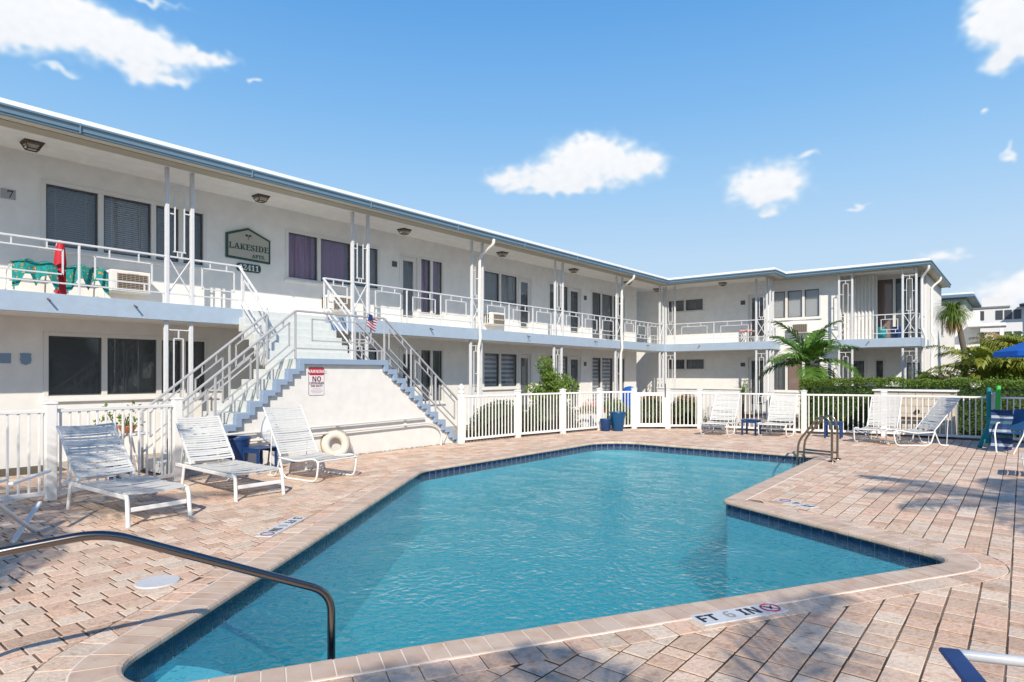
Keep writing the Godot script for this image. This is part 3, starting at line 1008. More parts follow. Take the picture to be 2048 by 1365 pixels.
func door(parent: Node3D, fr: Dictionary, s0: float, s1: float, y0: float, y1: float, glass := true) -> void:
	var mb := MB.new()
	fbox(mb, fr, s0, s0 + 0.06, y0, y1, -0.1, 0.02, 0.004)
	fbox(mb, fr, s1 - 0.06, s1, y0, y1, -0.1, 0.02, 0.004)
	fbox(mb, fr, s0 + 0.06, s1 - 0.06, y1 - 0.06, y1, -0.1, 0.018, 0.004)
	var fr_ := part(parent, "door_frame", mb.mesh(), M.frame_white)
	mb = MB.new()
	var a := s0 + 0.065; var b := s1 - 0.065; var t := y1 - 0.065
	var m := 0.12
	if glass:
		fbox(mb, fr, a, a + m, y0 + 0.02, t, -0.08, -0.035)
		fbox(mb, fr, b - m, b, y0 + 0.02, t, -0.08, -0.035)
		fbox(mb, fr, a + m, b - m, t - m, t, -0.08, -0.036)
		fbox(mb, fr, a + m, b - m, y0 + 0.02, y0 + 0.32, -0.08, -0.036)
	else:
		fbox(mb, fr, a, b, y0 + 0.02, t, -0.08, -0.035, 0.004)
	var d := part(parent, "door", mb.mesh(), M.door_white)
	if glass:
		var pane := MB.new()
		pane.quad(P(fr, a + m, y0 + 0.32, -0.055), P(fr, b - m, y0 + 0.32, -0.055), P(fr, b - m, t - m, -0.055), P(fr, a + m, t - m, -0.055))
		part(d, "pane", pane.mesh(), M.glass)
		cover(d, fr, a + m - 0.02, b - m + 0.02, y0 + 0.3, t - m + 0.02, "curtain_dark")
	var hb := MB.new()
	hb.tube([P(fr, a + 0.06, y0 + 1.0, -0.035), P(fr, a + 0.06, y0 + 1.0, 0.02)], 0.012, 8)
	hb.tube([P(fr, a + 0.06, y0 + 1.0, 0.02), P(fr, a + 0.16, y0 + 1.0, 0.022)], 0.01, 8)
	part(d, "handle", hb.mesh(), M.steel)

func sweep(mb: MB, path: Array, prof: Array) -> void:
	# a profile of Vector2(outward, height) carried along a path (x, z); outward lies to the right of the way
	var m := path.size()
	var rows := []
	for i in m:
		var n0 := Vector2(); var n1 := Vector2()
		if i > 0:
			var d: Vector2 = (path[i] - path[i - 1]).normalized()
			n0 = Vector2(-d.y, d.x)
		if i < m - 1:
			var d: Vector2 = (path[i + 1] - path[i]).normalized()
			n1 = Vector2(-d.y, d.x)
		if i == 0: n0 = n1
		if i == m - 1: n1 = n0
		var b := (n0 + n1).normalized()
		var k := 1.0 / maxf(b.dot(n0), 0.2)
		var row := []
		for p in prof:
			var q: Vector2 = path[i] + b * (p.x * k)
			row.append(Vector3(q.x, p.y, q.y))
		rows.append(row)
	for i in m - 1:
		for j in prof.size() - 1:
			mb.quad(rows[i][j], rows[i][j + 1], rows[i + 1][j + 1], rows[i + 1][j])

func column(parent: Node3D, o: Vector3, u: Vector3, y1: float, upper: bool, wide := 0.48) -> void:
	var cnode := sub(parent, "column", Vector3.ZERO)
	var up := Vector3.UP
	var h := y1 - o.y
	for s in [-1.0, 1.0]:
		var mb := MB.new()
		mb.bar(o + u * s * wide / 2, o + u * s * wide / 2 + up * h, 0.072, 0.072, 0.006)
		part(cnode, "post", mb.mesh(), M.iron_white)
	var lb := MB.new()
	var t := 0.022
	var q := func(s: float, y: float) -> Vector3: return o + u * s + up * y
	var e := wide / 2 - 0.03
	if upper:
		lb.bar(q.call(-e, h - 0.3), q.call(e, h - 0.3), t)
		lb.bar(q.call(0, h - 0.31), q.call(0, h - 0.42), t)
		lb.bar(q.call(-0.09, h - 0.43), q.call(0.09, h - 0.43), t)
		for s in [-0.09, 0.09]:
			lb.bar(q.call(s, h - 0.44), q.call(s, 1.05), t)
		lb.bar(q.call(-e, 1.82), q.call(-0.1, 1.82), t)
		lb.bar(q.call(0.1, 1.78), q.call(e, 1.78), t)
		lb.bar(q.call(-0.12, 1.04), q.call(0.12, 1.04), t)
		for s in [-0.04, 0.04]: lb.bar(q.call(s, 1.03), q.call(s, 0.94), t * 0.8)
		lb.bar(q.call(-e, 0.93), q.call(e, 0.93), 0.03)
		lb.bar(q.call(-e, 0.2), q.call(e, 0.2), 0.026)
		lb.bar(q.call(-e, 0.22), q.call(e, 0.9), t)
		lb.bar(q.call(e, 0.22), q.call(-e, 0.9), t, t, 0.0, Vector3(0.3, 1, 0.2))
	else:
		lb.bar(q.call(-e, h - 0.18), q.call(e, h - 0.18), t)
		lb.bar(q.call(0, h - 0.19), q.call(0, h - 0.34), t)
		lb.bar(q.call(-0.09, h - 0.35), q.call(0.09, h - 0.35), t)
		for s in [-0.09, 0.09]: lb.bar(q.call(s, h - 0.36), q.call(s, 0.75), t)
		lb.bar(q.call(-0.1, 0.74), q.call(0.1, 0.74), t)
		lb.bar(q.call(0, 0.73), q.call(0, 0.5), t)
		lb.bar(q.call(-e, 0.49), q.call(e, 0.49), t)
	part(cnode, "lattice", lb.mesh(), M.iron_white)

func railing(parent: Node3D, a: Vector3, b: Vector3, bays: int, m: Material, h := 0.92, ends := 3, low := 0.2, tall := 0.0) -> void:
	# top and bottom rails, posts, and one open rectangle hung in every bay; a and b are points on the floor or on the nosings
	var up := Vector3.UP
	var mb := MB.new()
	mb.bar(a + up * h, b + up * h, 0.046, 0.04, 0.008)
	var r := part(parent, "railing", mb.mesh(), m)
	mb = MB.new()
	mb.bar(a + up * low, b + up * low, 0.028, 0.028, 0.004)
	part(r, "bottom_rail", mb.mesh(), m)
	for i in bays + 1:
		if i == 0 and not (ends & 1): continue
		if i == bays and not (ends & 2): continue
		var p := a.lerp(b, float(i) / bays)
		mb = MB.new()
		mb.bar(p - up * tall, p + up * (h - 0.02), 0.036, 0.036, 0.004)
		part(r, "post", mb.mesh(), m)
	var f := (b - a).normalized()
	var l := a.distance_to(b) / bays
	for i in bays:
		mb = MB.new()
		var p := a.lerp(b, float(i) / bays)
		var x0 := 0.17 * l; var x1 := 0.83 * l
		var y0 := (0.36 if i % 2 == 0 else 0.34); var y1 := (0.78 if i % 2 == 0 else 0.74)
		y0 *= h / 0.92; y1 *= h / 0.92
		var t := 0.024
		mb.bar(p + f * x0 + up * y1, p + f * x1 + up * y1, t)
		mb.bar(p + f * x0 + up * y0, p + f * x1 + up * y0, t)
		mb.bar(p + f * x0 + up * (y0 - t / 2), p + f * x0 + up * (y1 + t / 2), t)
		mb.bar(p + f * x1 + up * (y0 - t / 2), p + f * x1 + up * (y1 + t / 2), t)
		for k in [0.33, 0.67]:
			mb.bar(p + f * (l * k) + up * y1, p + f * (l * k) + up * h, t * 0.9)
		for k in [0.4, 0.74]:
			if i % 2 == 1: mb.bar(p + f * (l * k) + up * low, p + f * (l * k) + up * y0, t * 0.9)
		part(r, "rail_panel", mb.mesh(), m)

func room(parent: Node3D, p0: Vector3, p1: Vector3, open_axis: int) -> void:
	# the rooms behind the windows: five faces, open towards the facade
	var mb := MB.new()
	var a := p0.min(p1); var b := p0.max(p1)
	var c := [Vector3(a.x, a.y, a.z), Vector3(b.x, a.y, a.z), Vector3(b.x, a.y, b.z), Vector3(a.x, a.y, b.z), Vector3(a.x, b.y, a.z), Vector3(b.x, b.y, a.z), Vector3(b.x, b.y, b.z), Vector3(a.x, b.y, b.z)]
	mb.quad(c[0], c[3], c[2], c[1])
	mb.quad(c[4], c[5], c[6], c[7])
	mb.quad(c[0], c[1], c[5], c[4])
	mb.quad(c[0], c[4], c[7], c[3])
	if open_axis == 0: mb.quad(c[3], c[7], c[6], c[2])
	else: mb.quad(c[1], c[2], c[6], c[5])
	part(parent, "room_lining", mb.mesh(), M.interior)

func make_building() -> void:
	var bd := thing("apartment_building", "white two-storey L-shaped apartment building with blue-edged balconies round the pool court", "building", Vector3(-13.5, 0, -28.0))
	var off := -bd.position
	# everything below is laid out in world coordinates and shifted to the base of the building
	WALL_A.o += off; WALL_B.o += off; WALL_C.o += off
	var A := WALL_A; var B := WALL_B; var C := WALL_C
	# --- walls
	var up_a := [[3.69, 6.73, 4.07, 5.33], [8.75, 11.67, 4.07, 5.30], [12.42, 13.2, SLAB_T, 5.27], [13.24, 14.24, 3.5, 5.27], [16.15, 18.05, 4.12, 5.27], [18.1, 18.91, SLAB_T, 5.27], [20.0, 21.35, 4.12, 5.25], [21.4, 22.33, SLAB_T, 5.27], [23.12, 26.03, SLAB_T + 0.12, 5.25]]
	var lo_a := [[3.73, 6.77, 1.22, 2.46], [8.75, 11.67, 1.22, 2.46], [12.42, 13.2, 0.02, 2.47], [13.24, 14.24, 0.8, 2.47], [16.15, 18.05, 1.2, 2.45], [18.1, 18.91, 0.02, 2.47], [20.0, 21.35, 1.2, 2.45], [21.4, 22.33, 0.02, 2.47], [23.12, 26.03, 0.12, 2.44]]
	part(bd, "wall", wall_mesh(A, -4.0, 27.15, SLAB_B, CEIL, up_a), M.stucco)
	part(bd, "wall", wall_mesh(A, -4.0, 27.15, -0.1, SLAB_B, lo_a), M.stucco)
	var up_b := [[-13.47, -11.64, 4.67, 5.27], [-9.62, -8.72, SLAB_T, 5.27], [-8.61, -6.59, 4.07, 5.32]]
	var lo_b := [[-13.47, -11.59, 1.89, 2.43], [-9.64, -8.72, 0.02, 2.47], [-8.61, -6.59, 0.95, 2.42]]
	part(bd, "wall", wall_mesh(B, -14.98, -5.95, SLAB_B, CEIL, up_b), M.stucco)
	part(bd, "wall", wall_mesh(B, -14.98, -5.95, -0.1, SLAB_B, lo_b), M.stucco)
	var mb := MB.new()
	mb.box(off + Vector3(-16.3, 2.85, -27.05), Vector3(3.9, 5.9, 0.18))
	part(bd, "wall", mb.mesh(), M.stucco)
	mb = MB.new()
	mb.box(off + Vector3(-14.98 - 0.08, 2.85, -31.0), Vector3(0.16, 5.9, 4.6))
	part(bd, "wall", mb.mesh(), M.stucco)
	# porch at the right-hand end: a side wall, a back wall with openings
	mb = MB.new()
	mb.box(off + Vector3(-6.05, 2.85, -29.55), Vector3(0.2, 5.9, 1.5))
	part(bd, "wall", mb.mesh(), M.stucco)
	var up_c := [[-4.8, -3.12, SLAB_T + 0.05, 5.68]]
	var lo_c := [[-5.75, -5.2, 0.05, 2.3], [-4.85, -4.5, 0.05, 2.3], [-3.75, -3.2, 0.05, 2.2]]
	part(bd, "wall", wall_mesh(C, -5.95, -3.02, SLAB_B, CEIL, up_c), M.stucco)
	part(bd, "wall", wall_mesh(C, -5.95, -3.02, -0.1, SLAB_B, lo_c), M.stucco)
	mb = MB.new()
	mb.box(off + Vector3(-3.02 - 0.1, 2.85, -33.3), Vector3(0.2, 5.9, 5.8))
	part(bd, "wall", mb.mesh(), M.stucco)
	# --- rooms behind
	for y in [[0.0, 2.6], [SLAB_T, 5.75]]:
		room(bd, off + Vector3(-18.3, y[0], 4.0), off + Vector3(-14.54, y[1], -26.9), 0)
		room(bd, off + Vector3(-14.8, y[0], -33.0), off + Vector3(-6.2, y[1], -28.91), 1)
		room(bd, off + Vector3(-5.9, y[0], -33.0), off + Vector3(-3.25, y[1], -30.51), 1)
	# --- windows and doors
	window(bd, A, up_a[0], [4.655, 5.64, 6.2], ["blind_dark", "blind_grey", "blind_dark", "curtain_dark"])
	window(bd, A, up_a[1], [9.69, 10.74], ["curtain_purple", "curtain_purple", "curtain_grey"])
	door(bd, A, 12.42, 13.2, SLAB_T, 5.27)
	window(bd, A, up_a[3], [13.74], ["curtain_purple", "curtain_purple"], false)
	window(bd, A, up_a[4], [17.06], ["curtain_grey", "curtain_grey"])
	door(bd, A, 18.1, 18.91, SLAB_T, 5.27)
	window(bd, A, up_a[6], [20.6], ["curtain_dark"])
	door(bd, A, 21.4, 22.33, SLAB_T, 5.27)
	window(bd, A, up_a[8], [23.94, 24.95], ["curtain_dark", "curtain_grey", "curtain_dark"], false)
	window(bd, A, lo_a[0], [4.72, 5.75, 6.25], ["none", "none", "curtain_dark", "curtain_dark"])
	window(bd, A, lo_a[1], [9.69, 10.74], ["curtain_dark"])
	door(bd, A, 12.42, 13.2, 0.02, 2.47)
	window(bd, A, lo_a[3], [13.74], ["curtain_dark", "curtain_dark"])
	window(bd, A, lo_a[4], [17.06], ["zebra", "zebra"])
	door(bd, A, 18.1, 18.91, 0.02, 2.47)
	window(bd, A, lo_a[6], [20.6], ["zebra"])
	door(bd, A, 21.4, 22.33, 0.02, 2.47)
	window(bd, A, lo_a[8], [23.94, 24.95], ["zebra", "zebra", "curtain_dark"], false)
	window(bd, B, up_b[0], [-12.58], ["curtain_grey", "curtain_grey"])
	door(bd, B, -9.62, -8.72, SLAB_T, 5.27)
	window(bd, B, up_b[2], [-7.96, -7.27], ["film", "film", "film"])
	window(bd, B, lo_b[0], [-12.55], ["curtain_dark", "curtain_grey"])
	door(bd, B, -9.64, -8.72, 0.02, 2.47)
	window(bd, B, lo_b[2], [-7.96, -7.27], ["curtain_dark", "brown", "curtain_dark"])
	window(bd, C, up_c[0], [-4.15, -3.6], ["brown", "none", "curtain_dark"], false)
	for o in lo_c: window(bd, C, o, [], ["curtain_dark"], false)
	# accordion shutter on the upper porch
	mb = MB.new()
	for i in 9:
		var x := -5.85 + i * 0.135
		mb.quad(off + Vector3(x, SLAB_T + 0.03, -29.4), off + Vector3(x + 0.0675, SLAB_T + 0.03, -29.5), off + Vector3(x + 0.0675, 5.7, -29.5), off + Vector3(x, 5.7, -29.4))
		mb.quad(off + Vector3(x + 0.0675, SLAB_T + 0.03, -29.5), off + Vector3(x + 0.135, SLAB_T + 0.03, -29.4), off + Vector3(x + 0.135, 5.7, -29.4), off + Vector3(x + 0.0675, 5.7, -29.5))
	part(bd, "accordion_shutter", mb.mesh(), M.frame_white)
	# --- balcony floors
	mb = MB.new()
	mb.box(off + Vector3(-13.68, (SLAB_T + SLAB_B) / 2, -12.36), Vector3(1.31, SLAB_T - SLAB_B - 0.008, 32.7))
	mb.box(off + Vector3(-10.6, (SLAB_T + SLAB_B) / 2, -28.06), Vector3(4.74, SLAB_T - SLAB_B - 0.012, 1.28))
	mb.box(off + Vector3(-4.5, (SLAB_T + SLAB_B) / 2, -29.25), Vector3(2.88, SLAB_T - SLAB_B - 0.016, 2.2))
	part(bd, "balcony_floor", mb.mesh(), M.ceiling_white)
	for path in [[Vector2(-13.02, 4), Vector2(-13.02, -6.9)], [Vector2(-13.02, -9.0), Vector2(-13.02, -27.42), Vector2(-8.22, -27.42), Vector2(-8.22, -28.69)], [Vector2(-5.95, -28.12), Vector2(-3.02, -28.12), Vector2(-3.02, -31.0)]]:
		mb = MB.new()
		var pp := []
		for q in path: pp.append(q + Vector2(off.x, off.z))
		sweep(mb, pp, [Vector2(-0.2, SLAB_T + 0.004), Vector2(0.015, SLAB_T + 0.004), Vector2(0.02, SLAB_T - 0.001), Vector2(0.02, SLAB_B), Vector2(0.015, SLAB_B - 0.005), Vector2(-0.06, SLAB_B - 0.005)])
		for e in [0, pp.size() - 1]:
			var d: Vector2 = (pp[1] - pp[0]).normalized() if e == 0 else (pp[e] - pp[e - 1]).normalized()
			var nn := Vector2(-d.y, d.x)
			var p0: Vector2 = pp[e] + nn * 0.02
			var p1: Vector2 = pp[e] - nn * 0.2
			mb.quad(Vector3(p0.x, SLAB_B - 0.005, p0.y), Vector3(p1.x, SLAB_B - 0.005, p1.y), Vector3(p1.x, SLAB_T + 0.004, p1.y), Vector3(p0.x, SLAB_T + 0.004, p0.y))
		part(bd, "balcony_fascia", mb.mesh(), M.slab_blue)
	mb = MB.new()
	mb.quad(off + Vector3(-5.95, SLAB_B - 0.005, -28.14), off + Vector3(-5.95, SLAB_B - 0.005, -28.7), off + Vector3(-5.95, SLAB_T + 0.004, -28.7), off + Vector3(-5.95, SLAB_T + 0.004, -28.14))
	part(bd, "balcony_fascia", mb.mesh(), M.slab_blue)
	# --- roof
	var edge := []
	for q in [Vector2(-12.40, 4), Vector2(-12.40, -26.5), Vector2(-7.80, -26.5), Vector2(-7.80, -27.95), Vector2(-2.70, -27.95), Vector2(-2.70, -36)]: edge.append(q + Vector2(off.x, off.z))
	mb = MB.new()
	sweep(mb, edge, [Vector2(-0.01, 5.905), Vector2(0.012, 5.905), Vector2(0.07, 5.90), Vector2(0.085, 5.895), Vector2(0.085, 5.865), Vector2(0.07, 5.85), Vector2(0.052, 5.825), Vector2(0.052, 5.79), Vector2(0.062, 5.785), Vector2(0.062, 5.772), Vector2(0.045, 5.765), Vector2(0.04, 5.735), Vector2(-0.01, 5.73)])
	var gut := part(bd, "gutter", mb.mesh(), M.gutter_blue)
	for k in 10:
		mb = MB.new()
		mb.box(off + Vector3(-12.36, 5.815, 2.4 - 3.05 * k), Vector3(0.097, 0.172, 0.02), Basis(), 0.003)
		part(gut, "gutter_seam", mb.mesh(), M.gutter_blue)
	mb = MB.new()
	sweep(mb, edge, [Vector2(-0.9, 6.03), Vector2(-0.02, 6.0), Vector2(0.02, 5.99), Vector2(0.024, 5.975), Vector2(0.024, 5.91), Vector2(-0.02, 5.907)])
	var l_roof := PackedVector2Array([Vector2(-12.8, 4), Vector2(-12.8, -26.9), Vector2(-8.2, -26.9), Vector2(-8.2, -28.35), Vector2(-3.1, -28.35), Vector2(-3.1, -36), Vector2(-15.3, -36), Vector2(-15.3, -28.2), Vector2(-22, -28.2), Vector2(-22, 4)])
	var shift := PackedVector2Array()
	for q in l_roof: shift.append(q + Vector2(off.x, off.z))
	mb.sheet(shift, 6.026)
	part(bd, "roof", mb.mesh(), M.roof_white)
	mb = MB.new()
	sweep(mb, edge, [Vector2(0.0, 5.758), Vector2(-0.27, 5.758)])
	part(bd, "soffit", mb.mesh(), M.soffit)
	mb = MB.new()
	sweep(mb, edge, [Vector2(-0.272, 5.76), Vector2(-0.272, 5.745), Vector2(-0.6, 5.745), Vector2(-0.6, 5.80)])
	part(bd, "eave_beam", mb.mesh(), M.beam_tan)
	mb = MB.new()
	var ceil_poly := PackedVector2Array()
	for q in [Vector2(-12.95, 4), Vector2(-12.95, -27.05), Vector2(-8.35, -27.05), Vector2(-8.35, -28.5), Vector2(-3.0, -28.5), Vector2(-3.0, -36), Vector2(-15.2, -36), Vector2(-15.2, -28.1), Vector2(-22, -28.1), Vector2(-22, 4)]: ceil_poly.append(q + Vector2(off.x, off.z))
	mb.sheet(ceil_poly, CEIL - 0.001)
	part(bd, "ceiling", mb.mesh(), M.ceiling_white)
	# --- columns
	for k in 5:
		var z := -5.63 - 4.41 * k
		column(bd, off + Vector3(-13.07, SLAB_T, z), Vector3(0, 0, 1), 5.745, true)
		column(bd, off + Vector3(-13.12, 0.0, z), Vector3(0, 0, 1), SLAB_B, false)
	for y in [[SLAB_T, 5.745, true], [0.0, SLAB_B, false]]:
		column(bd, off + Vector3(-13.07, y[0], -27.22), Vector3(0, 0, 1), y[1], y[2], 0.4)
		column(bd, off + Vector3(-12.74, y[0], -27.46), Vector3(1, 0, 0), y[1], y[2], 0.44)
		column(bd, off + Vector3(-8.62, y[0], -27.48), Vector3(1, 0, 0), y[1], y[2], 0.44)
		column(bd, off + Vector3(-8.28, y[0], -27.72), Vector3(0, 0, 1), y[1], y[2], 0.4)
		column(bd, off + Vector3(-5.55, y[0], -28.2), Vector3(1, 0, 0), y[1], y[2], 0.48)
		column(bd, off + Vector3(-3.36, y[0], -28.2), Vector3(1, 0, 0), y[1], y[2], 0.44)
		column(bd, off + Vector3(-3.1, y[0], -29.9), Vector3(0, 0, 1), y[1], y[2], 0.44)
	# --- balcony railings between the columns
	var rx := -13.07
	var yy := SLAB_T
	railing(bd, off + Vector3(rx, yy, 2.0), off + Vector3(rx, yy, -2.45), 3, M.iron_white, 0.92, 3)
	railing(bd, off + Vector3(rx, yy, -2.45), off + Vector3(rx, yy, -5.36), 2, M.iron_white, 0.92, 2)
	railing(bd, off + Vector3(rx, yy, -5.9), off + Vector3(rx, yy, -6.92), 1, M.iron_white, 0.92, 2)
	railing(bd, off + Vector3(rx, yy, -8.98), off + Vector3(rx, yy, -9.78), 1, M.iron_white, 0.92, 1)
	for k in range(1, 4):
		var z := -5.63 - 4.41 * k
		railing(bd, off + Vector3(rx, yy, z - 0.27), off + Vector3(rx, yy, z - 4.14), 3, M.iron_white, 0.92, 0)
	railing(bd, off + Vector3(rx, yy, -23.54), off + Vector3(rx, yy, -27.0), 3, M.iron_white, 0.92, 0)
	railing(bd, off + Vector3(-12.5, yy, -27.47), off + Vector3(-8.86, yy, -27.47), 2, M.iron_white, 0.92, 0)
	railing(bd, off + Vector3(-8.28, yy, -27.94), off + Vector3(-8.28, yy, -28.66), 1, M.iron_white, 0.92, 0)
	railing(bd, off + Vector3(-5.29, yy, -28.2), off + Vector3(-3.6, yy, -28.2), 2, M.iron_white, 0.92, 0)
	railing(bd, off + Vector3(-3.08, yy, -28.3), off + Vector3(-3.08, yy, -30.2), 2, M.iron_white, 0.92, 0)
	# --- downspouts
	for z in [-14.42, -23.22]:
		mb = MB.new()
		var q := func(x: float, y: float) -> Vector3: return off + Vector3(x, y, z)
		mb.tube(smooth_path([q.call(-12.36, 5.74), q.call(-12.38, 5.58), q.call(-12.93, 5.28), q.call(-12.95, 3.3), q.call(-12.93, 3.15), q.call(-12.9, 2.75), q.call(-12.98, 2.5), q.call(-12.99, 0.35), q.call(-12.8, 0.12), q.call(-12.55, 0.08)], 0.09), 0.048, 10)
		var ds := part(bd, "downspout", mb.mesh(), M.downspout)
		mb = MB.new()
		for y in [4.6, 3.6, 1.7]: mb.box(q.call(-12.97 if y > 3 else -13.0, y), Vector3(0.12, 0.03, 0.115), Basis(), 0.004)
		part(ds, "strap", mb.mesh(), M.downspout)
	for p in [[-2.9, -28.15, -2.72, -27.95], [-2.9, -31.5, -2.66, -31.6]]:
		mb = MB.new()
		var o := off
		mb.tube(smooth_path([o + Vector3(p[2], 5.72, p[3]), o + Vector3(p[2], 5.6, p[3]), o + Vector3(p[0] - 0.06, 5.3, p[1]), o + Vector3(p[0] - 0.06, 3.4, p[1]), o + Vector3(p[0] + 0.06, 3.1, p[1]), o + Vector3(p[0] + 0.06, 2.75, p[1]), o + Vector3(p[0] - 0.05, 2.45, p[1]), o + Vector3(p[0] - 0.05, 0.1, p[1])], 0.1), 0.045, 10)
		part(bd, "downspout", mb.mesh(), M.downspout)
	# --- drain spouts through the balcony edge
	for z in [-3.42, -4.78, -12.4, -16.9, -21.2, -25.6]:
		mb = MB.new()
		mb.tube([off + Vector3(-13.02, 2.98, z), off + Vector3(-12.87, 2.93, z)], 0.016, 8)
		part(bd, "drain_spout", mb.mesh(), M.dark_metal)
	for x in [-11.3, -4.7]:
		mb = MB.new()
		var z := -27.42 if x < -8.0 else -28.12
		mb.tube([off + Vector3(x, 2.98, z), off + Vector3(x, 2.93, z + 0.15)], 0.016, 8)
		part(bd, "drain_spout", mb.mesh(), M.dark_metal)
	WALL_A.o -= off; WALL_B.o -= off; WALL_C.o -= off


# ---------------------------------------------------------------- the outside stair
func make_stairs() -> void:
	var st := thing("outside_staircase", "white double-flight outside staircase with blue zigzag edge and grey metal railings", "staircase", Vector3(-11.4, 0, -7.9))
	var off := -st.position
	var fx := -10.8 # front face
	var bx := -11.95
	var zl := -6.82; var zr := -8.99 # landing
	var top := 1.98
	var run := 0.25; var rise := top / 10.0
	var q := func(x: float, y: float, z: float) -> Vector3: return off + Vector3(x, y, z)
	# solid front and back walls under the steps, as one body
	var mb := MB.new()
	var prof := PackedVector2Array() # (z, y) of the stepped outline, from the foot of the left flight
	prof.append(Vector2(zl + 9 * run, 0))
	for i in 9:
		prof.append(Vector2(zl + (9 - i) * run, rise * (i + 1)))
		prof.append(Vector2(zl + (8 - i) * run, rise * (i + 1)))
	prof.append(Vector2(zl, top)); prof.append(Vector2(zr, top))
	for i in 9:
		prof.append(Vector2(zr - i * run, rise * (9 - i)))
		prof.append(Vector2(zr - (i + 1) * run, rise * (9 - i)))
	prof.append(Vector2(zr - 9 * run, 0))
	var ids := Geometry2D.triangulate_polygon(prof)
	for side in [fx, bx]:
		for k in range(0, ids.size(), 3):
			var a := prof[ids[k]]; var b := prof[ids[k + 1]]; var d := prof[ids[k + 2]]
			var pa: Vector3 = q.call(side, a.y - 0.004, a.x); var pb: Vector3 = q.call(side, b.y - 0.004, b.x); var pd: Vector3 = q.call(side, d.y - 0.004, d.x)
			var nx := (pb - pa).cross(pd - pa).x
			if (nx > 0) == (side == fx): mb.tri(pa, pb, pd)
			else: mb.tri(pa, pd, pb)
	part(st, "wall", mb.mesh(), M.stair_white)
	# treads and risers
	for fl in 2:
		for i in 9:
			var z0 := zl + (8 - i) * run if fl == 0 else zr - (8 - i) * run
			var z1 := z0 + run if fl == 0 else z0 - run
			var y := rise * (i + 1)
			mb = MB.new()
			mb.box(q.call((fx + bx) / 2 - 0.01, y - 0.1, (z0 + z1) / 2), Vector3(absf(bx - fx) - 0.03, 0.198, run + 0.012), Basis(), 0.006)
			part(st, "step", mb.mesh(), M.step_paint)
	mb = MB.new()
	mb.box(q.call((fx + bx) / 2 - 0.01, top - 0.1, (zl + zr) / 2), Vector3(absf(bx - fx) - 0.03, 0.2, absf(zr - zl)), Basis(), 0.006)
	part(st, "landing", mb.mesh(), M.step_paint)
	# upper flight from the landing to the balcony
	var n := 6
	var r2 := (SLAB_T - top) / n
	var run2 := (13.02 - 11.95) / (n - 1)
	for i in n - 1:
		mb = MB.new()
		var x0 := bx - i * run2
		mb.box(q.call(x0 - run2 / 2, top + r2 * (i + 1) - 0.15, (zl + zr) / 2), Vector3(run2 + 0.012, 0.3, absf(zr - zl) - 0.002 * i), Basis(), 0.006)
		part(st, "step", mb.mesh(), M.step_paint)
	mb = MB.new()
	mb.box(q.call(-13.06, SLAB_T - r2 / 2 + 0.0, (zl + zr) / 2 - 0.03), Vector3(0.12, r2, 2.08), Basis(), 0.006)
	part(st, "step", mb.mesh(), M.step_paint)
	# blue edge that follows the steps on the front face
	mb = MB.new()
	var t := 0.11; var e0 := fx - 0.05; var e1 := fx + 0.085
	for i in 9:
		var y := rise * (i + 1)
		for fl in 2:
			var sg := 1.0 if fl == 0 else -1.0
			var zi := (zl + (8 - i) * run) if fl == 0 else (zr - (8 - i) * run)
			var zo := zi + sg * run
			# flat piece and upright piece of this step, butted
			mb.box(q.call((e0 + e1) / 2, y - t / 2 + 0.004, (zi + zo) / 2 - sg * 0.0), Vector3(e1 - e0, t, run), Basis(), 0.005)
			mb.box(q.call((e0 + e1) / 2 - 0.001, y - rise / 2 - t / 2 + 0.003, zo - sg * t / 2 + sg * 0.004), Vector3(e1 - e0, rise - t + 0.1, t), Basis(), 0.004)
	mb.box(q.call((e0 + e1) / 2, top - t / 2 + 0.004, (zl + zr) / 2), Vector3(e1 - e0, t, absf(zr - zl) + 0.0), Basis(), 0.005)
	for fl in 2:
		var sg := 1.0 if fl == 0 else -1.0
		var zo := zl if fl == 0 else zr
		mb.box(q.call((e0 + e1) / 2 - 0.001, top - rise / 2 - t / 2 + 0.003, zo - sg * t / 2 + sg * 0.004), Vector3(e1 - e0, rise - t + 0.1, t), Basis(), 0.004)
	part(st, "stair_edge", mb.mesh(), M.trim_blue)
	# railings
	var rf := fx - 0.06; var rb := bx + 0.06
	var G_: Material = M.iron_grey
	railing(st, q.call(rf, top, zl), q.call(rf, top, zr), 1, G_, 0.92, 3)
	for x in [rf, rb]:
		railing(st, q.call(x, 0.12, zl + 9.3 * run), q.call(x, top, zl), 3, G_, 0.92, 1 if x == rf else 3, 0.2, 0.1)
		railing(st, q.call(x, top, zr), q.call(x, 0.12, zr - 9.3 * run), 3, G_, 0.92, 2 if x == rf else 3, 0.2, 0.1)
	for z in [zl - 0.04, zr + 0.04]:
		railing(st, q.call(-13.07, SLAB_T, z), q.call(bx + 0.02, top + 0.1, z), 1, M.iron_white, 0.92, 2, 0.2, 0.1)
	# small flag tied to the landing railing
	var fg := thing("small_flag", "small striped red, white and blue flag on the stair landing railing", "flag", Vector3(rf + 0.03, 2.55, -8.42))
	mb = MB.new()
	mb.tube([Vector3(0, -0.05, 0), Vector3(0.1, 0.42, -0.02)], 0.006, 6)
	part(fg, "stick", mb.mesh(), M.rope_brown)
